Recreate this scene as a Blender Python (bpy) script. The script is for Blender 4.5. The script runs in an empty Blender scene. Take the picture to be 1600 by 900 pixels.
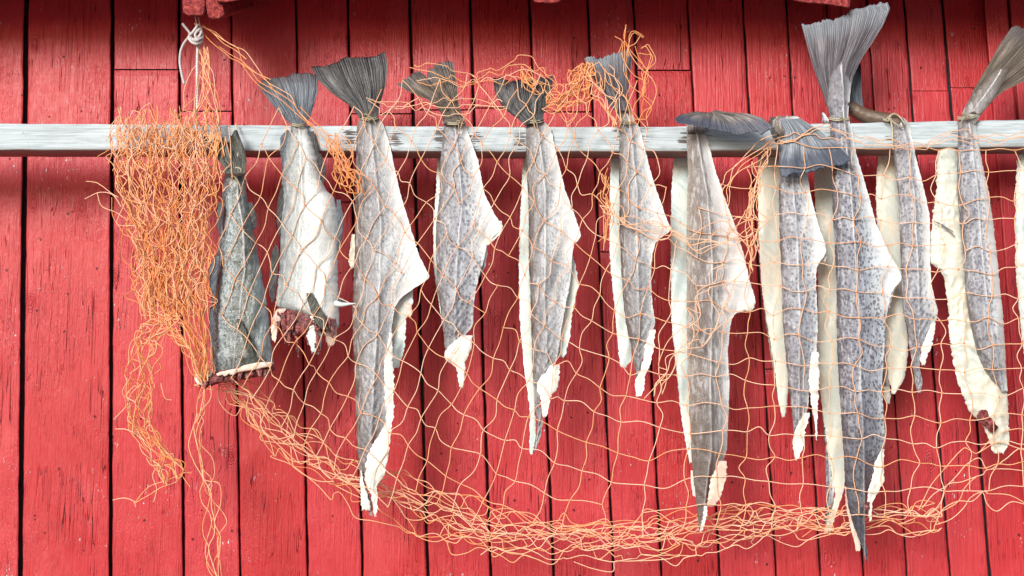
import bpy, math, random
import numpy as np
from mathutils import Vector, Matrix
random.seed(7); RNG = np.random.default_rng(7)
S = bpy.context.scene; COL = S.collection
rad = math.radians

# ------------------------------------------------------------------ camera, sky, sun, exposure
F_PX, PITCH, CAM = 1700.0, rad(6.0), (0.0, -2.65, 1.6)
cd = bpy.data.cameras.new('camera'); cam = bpy.data.objects.new('camera', cd); COL.objects.link(cam)
cd.sensor_width = 36; cd.lens = 36*F_PX/1600; cd.clip_start = 0.05; cd.clip_end = 3000
cam.location = CAM; cam.rotation_euler = (rad(90)+PITCH, 0, 0); S.camera = cam
SUN_EL, SUN_AZ = rad(22), rad(-27)          # azimuth measured from the wall's normal, to the left
w = bpy.data.worlds.new('World'); S.world = w; w.use_nodes = True
nt = w.node_tree; sky = nt.nodes.new('ShaderNodeTexSky'); sky.sky_type = 'NISHITA'; sky.sun_disc = False
sky.sun_elevation = SUN_EL; sky.sun_rotation = math.pi - SUN_AZ; sky.dust_density = 3.0; sky.air_density = 1.0
bg = nt.nodes['Background']; bg.inputs[1].default_value = 0.10
nt.links.new(sky.outputs[0], bg.inputs[0])
sd = bpy.data.lights.new('sun', 'SUN'); sd.energy = 2.6; sd.angle = rad(23); sd.color = (1.0, 0.99, 0.98)
so = bpy.data.objects.new('sun', sd); COL.objects.link(so); so.location = (-2, -4, 4)
to_sun = Vector((math.sin(SUN_AZ)*math.cos(SUN_EL), -math.cos(SUN_AZ)*math.cos(SUN_EL), math.sin(SUN_EL)))
so.rotation_euler = to_sun.to_track_quat('Z', 'Y').to_euler()
S.view_settings.view_transform = 'Standard'; S.view_settings.look = 'None'
S.view_settings.exposure = 0.33; S.view_settings.gamma = 1.0

# ------------------------------------------------------------------ measuring: where a thing seen at (px, py) stands when it is y metres deep
cp, sp = math.cos(PITCH), math.sin(PITCH)
def P(px, py, y):
    px, py, y = np.broadcast_arrays(np.asarray(px, float), np.asarray(py, float), np.asarray(y, float))
    a = (px-800)/F_PX; b = (450-py)/F_PX
    dx = a; dy = cp - b*sp; dz = sp + b*cp
    t = (y-CAM[1])/dy
    return np.stack([CAM[0]+dx*t, y+0*t, CAM[2]+dz*t], -1)
def vnoise(x, seed, freq=1.0):
    r = np.random.default_rng(seed).uniform(-1, 1, 4096)
    x = np.asarray(x, float)*freq + 1000; i = np.floor(x).astype(int); f = x-i; f = f*f*(3-2*f)
    return r[i % 4096]*(1-f) + r[(i+1) % 4096]*f
def interp_rows(ctrl, n):
    c = np.array(ctrl, float); ys = np.linspace(c[0, 0], c[-1, 0], n)
    def sm(k):  # gentle monotone-ish smoothing of the polyline
        v = np.interp(ys, c[:, 0], c[:, k]); ker = np.array([1, 2, 3, 2, 1.])/9
        vp = np.pad(v, 2, mode='edge'); return np.convolve(vp, ker, 'valid')
    return ys, sm(1), sm(2)

# ------------------------------------------------------------------ objects
def new_obj(name, verts, faces, mat, parent=None, attrs=None, smooth=True, loc=None, rimf=0):
    verts = np.asarray(verts, float).reshape(-1, 3)
    base = np.array(loc if loc is not None else (0, 0, 0), float)
    if parent is not None: base = np.array(PLACED[parent.name])
    me = bpy.data.meshes.new(name)
    v = (verts-base).astype(np.float32)
    if isinstance(faces, np.ndarray) and faces.ndim == 2:
        n, k = faces.shape
        me.vertices.add(len(v)); me.vertices.foreach_set('co', v.ravel())
        me.loops.add(n*k); me.loops.foreach_set('vertex_index', faces.astype(np.int32).ravel())
        me.polygons.add(n); me.polygons.foreach_set('loop_start', np.arange(0, n*k, k, dtype=np.int32))
        me.update(calc_edges=True)
    else:
        me.from_pydata([tuple(map(float, p)) for p in v], [], [tuple(map(int, f)) for f in faces]); me.update()
    for k, val in (attrs or {}).items():
        at = me.attributes.new(k, 'FLOAT', 'POINT'); at.data.foreach_set('value', np.asarray(val, np.float32).ravel())
    if smooth: me.polygons.foreach_set('use_smooth', np.ones(len(me.polygons), bool))
    if rimf:
        sm_ = np.ones(len(me.polygons), bool); sm_[-rimf:] = False; me.polygons.foreach_set('use_smooth', sm_)
    me.validate(); me.update()
    if mat: me.materials.append(mat)
    o = bpy.data.objects.new(name, me); COL.objects.link(o)
    if parent is not None: o.parent = parent
    else: o.location = base
    PLACED[o.name] = tuple(base) if parent is None else PLACED[parent.name]
    return o
PLACED = {}
def thing(name, label, cat, loc, group=None):
    o = bpy.data.objects.new(name, None); COL.objects.link(o); o.location = loc; o.empty_display_size = 0.03
    o['label'] = label; o['category'] = cat
    if group: o['group'] = group
    PLACED[o.name] = tuple(loc); return o
def part(o, parent):
    return o
def shell_faces(nr, nc):
    N = nr*nc; f = []
    idx = np.arange(N).reshape(nr, nc)
    a, b, c, d = idx[:-1, :-1], idx[:-1, 1:], idx[1:, 1:], idx[1:, :-1]
    front = np.stack([a, d, c, b], -1).reshape(-1, 4)
    back = np.stack([a, b, c, d], -1).reshape(-1, 4)+N
    def rim(line, flip):
        p, q = line[:-1], line[1:]
        r = np.stack([p, q, q+N, p+N], -1)
        return r[:, ::-1] if flip else r
    return np.concatenate([front, back, rim(idx[:, 0], True), rim(idx[:, -1], False), rim(idx[0], False), rim(idx[-1], True)])
DM = np.full((500, 850), 9.0)      # how far forward hung things reach, so that the net can lie on them
def splat(px, py, y):
    i = np.clip((py/2).astype(int)+10, 0, 499).ravel(); j = np.clip((px/2).astype(int)+10, 0, 849).ravel()
    for di in (-1, 0, 1):
        for dj in (-1, 0, 1):
            np.minimum.at(DM, (np.clip(i+di, 0, 499), np.clip(j+dj, 0, 849)), y.ravel())

def strip(name, ctrl, mat, parent, d=-0.228, bulge=0.02, th=0.004, jit=0.6, jf=0.35, seed=1, lat=None, wr=0.0,
          d_end=None, front=True, cols=30, curl=0.0, extra=None, step=2.5, loc=None, tilt=0.0, lump=0.0, spike=0.0, flap=False, fy=None):
    y0, y1 = ctrl[0][0], ctrl[-1][0]; n = max(8, int((y1-y0)/step))
    ys, xl, xr = interp_rows(ctrl, n)
    v = (ys-y0)/(y1-y0)
    xl = xl + jit*vnoise(ys, seed, jf) + 0.5*jit*vnoise(ys, seed+5, jf*3)
    xr = xr + jit*vnoise(ys, seed+1, jf) + 0.7*jit*vnoise(ys, seed+6, jf*3)
    if spike:
        step = 1.6; wl = np.clip((xr-xl)/14, 0.15, 1)
        xl = xl + spike*wl*(np.abs(vnoise(ys, seed+40, 0.24))**2-0.2); xr = xr - spike*wl*(np.abs(vnoise(ys, seed+41, 0.27))**2-0.2)
    xr = np.maximum(xr, xl+1.0)
    u = np.linspace(-1, 1, cols); u = np.sign(u)*(1-(1-np.abs(u))**1.25)
    px = xl[:, None]+(xr-xl)[:, None]*(u[None]+1)/2
    # ragged ends
    endj = jit*1.6*(vnoise(px, seed+9, 0.4))
    py = ys[:, None]+0*px; py = py+endj*np.clip((v[:, None]-0.93)/0.07, 0, 1)
    wpx = (xr-xl)[:, None]
    scale = np.minimum(1, wpx/50)*np.minimum(1, np.minimum(v[:, None]*14+0.25, (1-v[:, None])*10+0.12))
    prof = (1-np.abs(u[None])**3.0)
    dd = d if d_end is None else d+(d_end-d)*v[:, None]
    if flap:
        xm0 = np.interp(ys, np.array(lat, float)[:, 0], np.array(lat, float)[:, 1])[:, None]; q = np.clip((px-xm0)/np.maximum(xr[:, None]-xm0, 6), 0, 1)
        ql = np.clip((xm0-px)/np.maximum(xm0-xl[:, None], 6), 0, 1); prof = np.where(px > xm0, (1-q)**0.9*(1-q*q), 1-ql**2.6)
    y = dd - bulge*prof*scale + curl*(u[None]**2)*scale + tilt*u[None]*scale
    xla = np.zeros_like(px)
    if lat is not None:
        l = np.array(lat, float); xm = np.interp(ys, l[:, 0], l[:, 1])[:, None]
    else: xm = ((xl+xr)/2)[:, None]
    s = np.where(px > xm, (px-xm)/np.maximum(xr[:, None]-xm, 2), (px-xm)/np.maximum(xm-xl[:, None], 2))
    xla = px-xm
    if fy: s = np.where(s > 0, s*np.interp(ys, [fy-14, fy+26], [1, 0.38])[:, None], s)
    # a shallow groove and rib along the lateral line, loose lumps, slanting creases
    if lat is not None: y = y - 0.0012*np.exp(-(xla/2.2)**2) + 0.0010*np.exp(-((xla-5)/3)**2)
    y = y + 0.0022*vnoise(px+py*0.30, seed+20, 0.07)*np.clip(prof+.3, 0, 1) + 0.0012*vnoise(py*0.9-px*0.8, seed+21, 0.14)*np.clip(prof+.2, 0, 1) + 0.0035*vnoise(py+px*.2, seed+25, 0.018)*scale
    if lump: y = y + lump*vnoise(px*1.1+py*0.5, seed+22, 0.16)*vnoise(py-0.6*px, seed+23, 0.13)
    if wr: y = y + wr*np.sin((py*0.42+px*0.62*np.sign(xla+.01))+3*vnoise(py, seed+24, 0.05))*prof*np.clip((v[:, None]-0.45)*3, 0, 1)*np.clip(1-np.abs(s)**3, 0, 1)
    thk = th + bulge*prof*scale*0.9 + th*0.5*vnoise(py, seed+30, 0.3)*0
    pts = np.concatenate([P(px, py, y).reshape(-1, 3), P(px, py, y+thk).reshape(-1, 3)])
    A = dict(s=np.tile(s.ravel(), 2), lat=np.tile(xla.ravel(), 2), vv=np.tile((v[:, None]+0*px).ravel(), 2),
             uu=np.tile((u[None]+0*px).ravel(), 2), ray=np.tile((v[:, None]+0.15*u[None]+0*px).ravel(), 2), rdl=np.tile((np.abs(u[None])*0.8+0*px).ravel(), 2))
    if front: splat(px, py, y)
    return new_obj(name, pts, shell_faces(n, cols), mat, parent, A, loc=loc, rimf=2*(n-1)+2*(cols-1))

def resample(pts, n):
    p = np.array(pts, float); seg = np.r_[0, np.cumsum(np.hypot(*np.diff(p, axis=0).T))]
    t = np.linspace(0, seg[-1], n); return np.stack([np.interp(t, seg, p[:, 0]), np.interp(t, seg, p[:, 1])], -1)
def fan(name, left, rim, right, mat, parent, d0=-0.235, d1=-0.235, nrays=26, amp=0.0013, seed=3, jag=2.0, nj=36, ni=150,
        curl=0.0, wave=0.006, front=True):
    """left and right run root -> rim; a corrugated fin between them"""
    L, R, T = resample(left, nj), resample(right, nj), resample(rim, ni); B = np.linspace(L[0], R[0], ni)
    v = np.linspace(0, 1, nj)[:, None, None]; u = np.linspace(0, 1, ni)[None, :, None]
    G = (1-u)*L[:, None]+u*R[:, None]+(1-v)*B[None]+v*T[None]-((1-u)*(1-v)*L[0]+u*(1-v)*R[0]+(1-u)*v*T[0]+u*v*T[-1])
    uu, vv = u[..., 0], v[..., 0]
    jg = jag*(vnoise(uu*ni, seed, 0.33)+0.8*vnoise(uu*ni, seed+1, 0.11))
    jg = jg - jag*2.2*np.clip(vnoise(uu*ni, seed+12, 0.22)-0.45, 0, 1) - jag*3.5*np.clip(vnoise(uu*ni, seed+13, 0.5)-0.72, 0, 1)
    dirv = T-B; dirv = dirv/np.maximum(np.linalg.norm(dirv, axis=1, keepdims=True), 1)
    G = G + (jg*np.clip((vv-0.8)/0.2, 0, 1))[..., None]*dirv[None]
    nr = nrays*(1+0*uu)
    y = d0+(d1-d0)*vv**1.2 + amp*np.sin(2*np.pi*uu*nrays+3.5*vnoise(uu*ni, seed+2, .09)+1.2*vnoise(vv*5+uu*9, seed+8, 1))*(0.55+0.6*vnoise(uu*ni, seed+9, .12))*np.clip(vv*3, 0, 1) \
        + wave*vnoise(uu*6+vv*1.2, seed+3, 1)*vv + curl*((2*uu-1)**2)*vv
    y = y - 0.007*(1-np.abs(2*uu-1)**2)*(1-vv)**2
    th = 0.0016+0.006*(1-vv)**2+0*uu
    px, py = G[..., 0], G[..., 1]
    pts = np.concatenate([P(px, py, y).reshape(-1, 3), P(px, py, y+th).reshape(-1, 3)])
    A = dict(ray=np.tile((uu+0*vv).ravel(), 2), rdl=np.tile((vv+0*uu).ravel(), 2))
    if front: splat(px, py, y)
    return new_obj(name, pts, shell_faces(nj, ni), mat, parent, A, rimf=2*(nj-1)+2*(ni-1))

def tubes(paths, radius, k=5):
    """paths: (E, n, 3) world points -> verts, faces"""
    p = np.asarray(paths, float); E, n, _ = p.shape
    t = np.gradient(p, axis=1); t /= np.maximum(np.linalg.norm(t, axis=2, keepdims=True), 1e-9)
    ref = np.array([0, 1.0, 0.01]); a = np.cross(t, ref); a /= np.maximum(np.linalg.norm(a, axis=2, keepdims=True), 1e-6)
    b = np.cross(t, a); ang = np.arange(k)*2*np.pi/k
    r = np.broadcast_to(np.asarray(radius, float), (E, n))[..., None, None]
    V = p[:, :, None]+r*(np.cos(ang)[None, None, :, None]*a[:, :, None]+np.sin(ang)[None, None, :, None]*b[:, :, None])
    idx = np.arange(E*n*k).reshape(E, n, k); i0, i1 = idx[:, :-1], idx[:, 1:]
    j0, j1 = np.roll(i0, -1, 2), np.roll(i1, -1, 2)
    f = np.stack([i0, j0, j1, i1], -1).reshape(-1, 4)
    return V.reshape(-1, 3), f
def smoothpath(pts, n):
    """catmull-rom through (px, py, y) points, returned in world space"""
    p = np.array(pts, float); p = np.vstack([2*p[0]-p[1], p, 2*p[-1]-p[-2]]); out = []
    m = len(p)-3
    for t in np.linspace(0, m-1e-6, n):
        i = int(t); f = t-i; a, b, c, d = p[i:i+4]
        out.append(0.5*((2*b)+(-a+c)*f+(2*a-5*b+4*c-d)*f*f+(-a+3*b-3*c+d)*f**3))
    o = np.array(out); return P(o[:, 0], o[:, 1], o[:, 2])
def cord(name, paths, r, mat, parent=None, n=26, loc=None, k=8):
    pp = np.stack([smoothpath(q, n) for q in paths]); v, f = tubes(pp, r, k)
    tw = np.tile(np.repeat(np.arange(n)/n, k), len(paths))
    return new_obj(name, v, f, mat, parent, dict(along=tw), loc=loc)
def box_verts(x0, x1, y0, y1, z0, z1):
    v = [(x, y, z) for x in (x0, x1) for y in (y0, y1) for z in (z0, z1)]
    f = [(0, 1, 3, 2), (4, 6, 7, 5), (0, 4, 5, 1), (2, 3, 7, 6), (0, 2, 6, 4), (1, 5, 7, 3)]
    return v, f

# ------------------------------------------------------------------ materials
class M:
    def __init__(s, name, rough=0.5, spec=0.5):
        s.m = bpy.data.materials.new(name); s.m.use_nodes = True; s.t = s.m.node_tree
        s.b = s.t.nodes['Principled BSDF']; s.b.inputs['Roughness'].default_value = rough
        s.b.inputs['Specular IOR Level'].default_value = spec
    def n(s, kind, **kw):
        x = s.t.nodes.new('ShaderNode'+kind)
        for k, v in kw.items(): setattr(x, k, v)
        return x
    def put(s, sock, v):
        if isinstance(v, bpy.types.NodeSocket): s.t.links.new(v, sock)
        elif isinstance(v, (tuple, list)) and len(v) == 3 and sock.type == 'RGBA': sock.default_value = (*v, 1)
        else: sock.default_value = v
    def math(s, op, a, b=0.0, c=None, clamp=False):
        x = s.n('Math', operation=op, use_clamp=clamp); s.put(x.inputs[0], a); s.put(x.inputs[1], b)
        if c is not None: s.put(x.inputs[2], c)
        return x.outputs[0]
    def mix(s, f, a, b, mode='MIX'):
        x = s.n('Mix', data_type='RGBA', blend_type=mode); s.put(x.inputs[0], f); s.put(x.inputs[6], a); s.put(x.inputs[7], b)
        return x.outputs[2]
    def attr(s, name): return s.n('Attribute', attribute_name=name).outputs['Fac']
    def ss(s, v, lo, hi, a=0.0, b=1.0):
        x = s.n('MapRange', interpolation_type='SMOOTHSTEP'); s.put(x.inputs[0], v)
        for i, q in enumerate((lo, hi, a, b)): s.put(x.inputs[i+1], q)
        return x.outputs[0]
    def coord(s, scale=(1, 1, 1), off=None, kind='Object'):
        c = s.n('TexCoord').outputs[kind]
        if off is not None:
            a = s.n('VectorMath', operation='ADD'); s.put(a.inputs[0], c); s.put(a.inputs[1], off); c = a.outputs[0]
        m = s.n('Mapping'); s.put(m.inputs[0], c); m.inputs['Scale'].default_value = scale
        return m.outputs[0]
    def noise(s, vec, scale, detail=4, rough=0.55, dist=0.0, out='Fac'):
        x = s.n('TexNoise'); s.put(x.inputs['Vector'], vec); x.inputs['Scale'].default_value = scale
        x.inputs['Detail'].default_value = detail; x.inputs['Roughness'].default_value = rough; x.inputs['Distortion'].default_value = dist
        return x.outputs[out]
    def voro(s, vec, scale, feat='F1', out='Distance', rnd=1.0):
        x = s.n('TexVoronoi', feature=feat); s.put(x.inputs['Vector'], vec); x.inputs['Scale'].default_value = scale
        x.inputs['Randomness'].default_value = rnd; return x.outputs[out]
    def ramp(s, v, stops):
        x = s.n('ValToRGB'); s.put(x.inputs[0], v); e = x.color_ramp.elements
        while len(e) < len(stops): e.new(0.5)
        for q, (p, c) in zip(e, stops): q.position = p; q.color = (*c, 1)
        return x.outputs[0]
    def bump(s, h, dist, strength=1.0, prev=None):
        x = s.n('Bump'); s.put(x.inputs['Height'], h); x.inputs['Distance'].default_value = dist; x.inputs['Strength'].default_value = strength
        if prev is not None: s.t.links.new(prev, x.inputs['Normal'])
        return x.outputs[0]
    def done(s, col, bump=None, rough=None):
        s.put(s.b.inputs['Base Color'], col)
        if bump is not None: s.t.links.new(bump, s.b.inputs['Normal'])
        if rough is not None: s.put(s.b.inputs['Roughness'], rough)
        return s.m

def paint_mat():
    m = M('red_paint', 0.42, 0.34)
    r = m.attr('rnd'); off = m.n('CombineXYZ'); m.put(off.inputs[0], m.math('MULTIPLY', r, 37.0)); m.put(off.inputs[2], m.math('MULTIPLY', r, 91.0))
    c = m.coord((1, 1, 1), off.outputs[0]); cs = m.coord((1, 1, 0.09), off.outputs[0]); cl = m.coord((1, 1, 0.035), off.outputs[0])
    big = m.noise(c, 5, 4, 0.6); grain = m.noise(cs, 170, 5, 0.65, 0.6); mid = m.noise(c, 60, 5, 0.7)
    warp = m.noise(m.coord((1, 1, 0.18), off.outputs[0]), 42, 4, 0.6, 1.2)
    # knots: rare, with rings drawn round them
    kd = m.voro(m.coord((1, 1, 0.55), off.outputs[0]), 8.5); km = m.ss(kd, 0.19, 0.03)
    rings = m.math('SINE', m.math('ADD', m.math('MULTIPLY', kd, 190.0), m.math('MULTIPLY', mid, 7.0)))
    col = m.ramp(big, [(0.25, (0.42, 0.029, 0.040)), (0.5, (0.50, 0.040, 0.052)), (0.78, (0.56, 0.060, 0.072))])
    col = m.mix(m.ss(r, 0.0, 1.0, 0.0, 0.75), col, (0.44, 0.024, 0.028))
    col = m.mix(m.ss(m.noise(m.coord((1, 1, 0.45), off.outputs[0]), 4.5, 6, 0.7), 0.50, 0.66, 0, 0.45), col, (0.60, 0.085, 0.095))
    col = m.mix(m.ss(m.noise(c, 2.4, 5, 0.65), 0.52, 0.62, 0, 0.28), col, (0.36, 0.012, 0.016))
    col = m.mix(m.ss(grain, 0.57, 0.76, 0, 0.42), col, (0.30, 0.014, 0.022))
    col = m.mix(m.math('MULTIPLY', m.ss(rings, 0.2, 0.9), m.math('MULTIPLY', km, 0.5)), col, (0.2, 0.014, 0.018))
    cn = m.noise(cl, 60, 2, 0.5, 0.4); crack = m.math('MULTIPLY', m.ss(m.math('ABSOLUTE', m.math('SUBTRACT', cn, 0.5)), 0.0075, 0.0), m.ss(m.noise(c, 3.1, 2), 0.50, 0.58))
    cn2 = m.noise(m.coord((1, 1, 0.05), off.outputs[0]), 150, 2, 0.5, 0.5); crack2 = m.math('MULTIPLY', m.ss(m.math('ABSOLUTE', m.math('SUBTRACT', cn2, 0.52)), 0.009, 0.0), m.ss(m.noise(c, 7.3, 3), 0.46, 0.60))
    ck = m.math('MAXIMUM', crack, m.math('MULTIPLY', crack2, 0.5))
    col = m.mix(m.math('MULTIPLY', ck, 0.85), col, (0.07, 0.006, 0.010))
    chip = m.math('MULTIPLY', m.ss(m.noise(m.coord((1, 1, 0.4), off.outputs[0]), 170, 4, 0.7), 0.63, 0.66), m.ss(m.noise(c, 8, 3), 0.56, 0.63))
    col = m.mix(chip, col, (0.70, 0.62, 0.66))
    hole = m.math('MULTIPLY', m.ss(m.voro(c, 22), 0.075, 0.050), m.ss(m.noise(c, 11, 1), 0.42, 0.48)); col = m.mix(m.math('MULTIPLY', hole, 0.9), col, (0.06, 0.01, 0.012))
    ripple = m.noise(m.coord((1, 1, 0.75), off.outputs[0]), 130, 3, 0.6, 1.6)
    h = m.math('ADD', m.math('MULTIPLY', grain, 0.5), m.math('MULTIPLY', warp, 0.9)); h = m.math('ADD', h, m.math('MULTIPLY', mid, 0.18)); h = m.math('ADD', h, m.math('MULTIPLY', m.noise(m.coord((1, 1, 0.02), off.outputs[0]), 240, 3, 0.6), 0.6)); h = m.math('ADD', h, m.math('MULTIPLY', ripple, m.ss(m.noise(c, 4.5, 2), 0.4, 0.65, 0.08, 0.6)))
    h = m.math('SUBTRACT', h, m.math('MULTIPLY', ck, 1.2)); h = m.math('SUBTRACT', h, m.math('MULTIPLY', chip, 0.4)); h = m.math('SUBTRACT', h, hole)
    h = m.math('ADD', h, m.math('MULTIPLY', m.math('MULTIPLY', rings, km), 0.35))
    b = m.bump(h, 0.0026, 0.9)
    return m.done(col, b, m.ss(mid, 0.3, 0.7, 0.28, 0.45))
def pole_mat():
    m = M('weathered_wood', 0.75, 0.25)
    c = m.coord(); cs = m.coord((0.05, 1, 1)); grain = m.noise(cs, 190, 5, 0.65, 0.5); g2 = m.noise(m.coord((0.03, 1, 1)), 60, 3, 0.5, 1.5)
    col = m.ramp(grain, [(0.34, (0.33, 0.39, 0.43)), (0.48, (0.46, 0.54, 0.585)), (0.66, (0.57, 0.65, 0.70))])
    col = m.mix(m.ss(m.noise(c, 9, 4), 0.55, 0.75, 0, 0.4), col, (0.36, 0.40, 0.42))
    col = m.mix(m.ss(m.math('ABSOLUTE', m.math('SUBTRACT', g2, 0.5)), 0.018, 0.0, 0, 0.45), col, (0.25, 0.27, 0.29))
    st = m.attr('stain'); tooth = m.math('ADD', st, m.math('MULTIPLY', m.math('SUBTRACT', m.noise(m.coord((0.05, 1, 1)), 290, 2, 0.5), 0.5), 3.6))
    col = m.mix(m.math('MULTIPLY', m.ss(tooth, 0.60, 0.68), m.ss(st, 0.12, 0.25)), col, (0.12, 0.105, 0.105))
    col = m.mix(m.math('MULTIPLY', m.ss(m.noise(m.coord((1, 1, 0.7)), 26, 5, 0.7, 1.5), 0.60, 0.70), 0.45), col, (0.27, 0.30, 0.33))
    kn = m.voro(m.coord((0.4, 1, 1)), 3.2); col = m.mix(m.ss(kn, 0.055, 0.02, 0, 0.6), col, (0.33, 0.34, 0.36))
    b = m.bump(grain, 0.0012, 0.8)
    # colour turns to a darker brown where the face looks down
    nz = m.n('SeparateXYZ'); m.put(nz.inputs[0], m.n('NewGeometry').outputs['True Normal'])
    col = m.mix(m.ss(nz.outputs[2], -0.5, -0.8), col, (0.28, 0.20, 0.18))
    return m.done(col, b)
def flat_mat(name, c, rough=0.7, c2=None, scale=40, spec=0.3, bump=0.001):
    m = M(name, rough, spec); n = m.noise(m.coord(), scale, 5, 0.6)
    return m.done(m.mix(n, c, c2 or tuple(x*0.6 for x in c)), m.bump(n, bump))
def skin_mat(name, stops, spots=0.0, spotc=(0.10, 0.085, 0.10), dark_end=0.0, latc=(0.68, 0.69, 0.70), spec=0.5, spotscale=105, endcol=(0.10, 0.085, 0.08), fade=(0.075, 0.75, (0.20, 0.165, 0.15))):
    m = M(name, 0.36, spec); c = m.coord(); cs = m.coord((1, 1, 0.22))
    s = m.attr('s'); vv = m.attr('vv'); la = m.attr('lat')
    n1 = m.noise(c, 22, 5, 0.65); n2 = m.noise(cs, 130, 4, 0.7); n3 = m.noise(c, 420, 3, 0.7)
    t = m.math('ADD', m.math('MULTIPLY_ADD', s, 0.5, 0.5), m.math('MULTIPLY', m.math('SUBTRACT', n1, 0.5), 0.22))
    t = m.math('ADD', t, m.math('MULTIPLY', m.math('SUBTRACT', n2, 0.5), 0.20))
    col = m.ramp(t, stops)
    col = m.mix(m.math('MULTIPLY', m.ss(n3, 0.42, 0.58, 0.0, 0.55), m.ss(t, 0.85, 0.6)), col, m.mix(0.55, col, (0.07, 0.06, 0.065)))
    col = m.mix(m.ss(n2, 0.48, 0.64, 0.0, 0.42), col, (0.66, 0.69, 0.73))
    if spots:
        wv = m.coord((1, 1, 0.8)); dv = m.n('VectorMath', operation='ADD'); m.put(dv.inputs[0], wv)
        sc = m.n('VectorMath', operation='SCALE'); m.put(sc.inputs[0], m.noise(c, 70, 2, 0.5, out='Color')); sc.inputs[3].default_value = 0.006; m.put(dv.inputs[1], sc.outputs[0])
        vd = m.voro(dv.outputs[0], spotscale, rnd=0.85)
        sm = m.ss(vd, 0.50, 0.30); mask = m.math('MULTIPLY', m.ss(s, 0.8, 0.3), m.ss(s, -1.05, -0.8)); mask = m.math('MULTIPLY', mask, m.ss(n1, 0.2, 0.48, 0.35, 1.0))
        col = m.mix(m.math('MULTIPLY', m.math('MULTIPLY', sm, mask), spots), col, spotc)
    if dark_end: col = m.mix(m.math('MULTIPLY', m.ss(m.math('ADD', vv, m.math('MULTIPLY', n1, 0.25)), 0.72, 1.05), dark_end), col, endcol)
    col = m.mix(m.ss(m.math('ADD', vv, m.math('MULTIPLY', m.math('SUBTRACT', n1, 0.5), 0.06)), fade[0], 0.005, 0, fade[1]), col, fade[2])
    ll = m.ss(m.math('ABSOLUTE', m.math('ADD', la, m.math('MULTIPLY', m.math('SUBTRACT', n1, 0.5), 7.0))), 1.9, 0.5); ll = m.math('MULTIPLY', ll, m.ss(m.noise(c, 60, 2), 0.25, 0.5, 0.4, 1.0))
    col = m.mix(m.math('MULTIPLY', ll, m.ss(vv, 0.8, 0.5, 0.25, 0.75)), col, latc)
    scale = m.voro(m.coord((1, 1, 0.6)), 520)
    h = m.math('ADD', m.math('MULTIPLY', scale, 0.7), m.math('ADD', m.math('MULTIPLY', n2, 0.8), m.math('MULTIPLY', n1, 0.7)))
    return m.done(col, m.bump(h, 0.0014, 0.8), m.ss(n2, 0.3, 0.7, 0.26, 0.46))
def flesh_mat(name, c1, c2, fleck=(0.72, 0.42, 0.16), fl=0.5):
    m = M(name, 0.36, 0.5); c = m.coord(); cs = m.coord((1, 1, 0.25))
    n1 = m.noise(c, 16, 4, 0.6); n2 = m.noise(cs, 90, 5, 0.65, 0.8)
    col = m.mix(m.ss(n1, 0.38, 0.62), c1, c2)
    col = m.mix(m.ss(n2, 0.45, 0.75, 0.0, 0.35), col, tuple(x*0.78 for x in c2))
    col = m.mix(m.math('MULTIPLY', m.ss(m.noise(m.coord((1, 1, 0.5)), 55, 4, 0.7), 0.66, 0.76), fl), col, fleck)
    wv = m.n('TexWave', wave_type='BANDS', bands_direction='DIAGONAL'); m.put(wv.inputs['Vector'], m.coord((1, 1, 1))); wv.inputs['Scale'].default_value = 22; wv.inputs['Distortion'].default_value = 5; wv.inputs['Detail'].default_value = 2
    h = m.math('ADD', m.math('MULTIPLY', n2, 0.8), m.math('MULTIPLY', wv.outputs['Fac'], 0.25)); h = m.math('ADD', h, m.math('MULTIPLY', m.noise(c, 260, 3, 0.7), 0.3))
    m.b.inputs['Subsurface Weight'].default_value = 0.15; m.b.inputs['Subsurface Scale'].default_value = 0.006
    m.b.inputs['Subsurface Radius'].default_value = (1, 0.6, 0.4)
    return m.done(col, m.bump(h, 0.0022, 0.8))
def gore_mat():
    m = M('raw_flesh', 0.28, 0.6); c = m.coord(); n = m.noise(c, 75, 5, 0.7, 1.0)
    col = m.ramp(n, [(0.36, (0.02, 0.003, 0.005)), (0.50, (0.15, 0.014, 0.018)), (0.62, (0.36, 0.09, 0.08)), (0.72, (0.72, 0.50, 0.44))])
    return m.done(col, m.bump(n, 0.004, 1.0))
def fin_mat(name, base, light, rimc, spec=0.5, nr=60, rim0=0.82):
    m = M(name, 0.42, spec); r = m.attr('ray'); d = m.attr('rdl'); c = m.coord()
    cv = m.n('CombineXYZ'); m.put(cv.inputs[0], m.math('MULTIPLY', r, float(nr))); m.put(cv.inputs[1], m.math('MULTIPLY', d, 2.2))
    ln = m.noise(cv.outputs[0], 1.0, 4, 0.65); cv2 = m.n('CombineXYZ'); m.put(cv2.inputs[0], m.math('MULTIPLY', r, nr*0.45)); m.put(cv2.inputs[1], m.math('MULTIPLY', d, 1.0))
    l2 = m.noise(cv2.outputs[0], 1.0, 2, 0.5)
    t = m.math('ADD', m.math('MULTIPLY', ln, 0.6), m.math('MULTIPLY', l2, 0.4))
    col = m.ramp(t, [(0.38, tuple(x*0.45 for x in base)), (0.48, base), (0.60, light)])
    blot = m.noise(c, 30, 4, 0.6); col = m.mix(m.ss(blot, 0.45, 0.65, 0, 0.4), col, base)
    col = m.mix(m.ss(m.math('ADD', d, m.math('MULTIPLY', blot, 0.3)), rim0, rim0+0.34, 0, 0.85), col, rimc)
    return m.done(col, m.bump(t, 0.004, 0.9))
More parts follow.
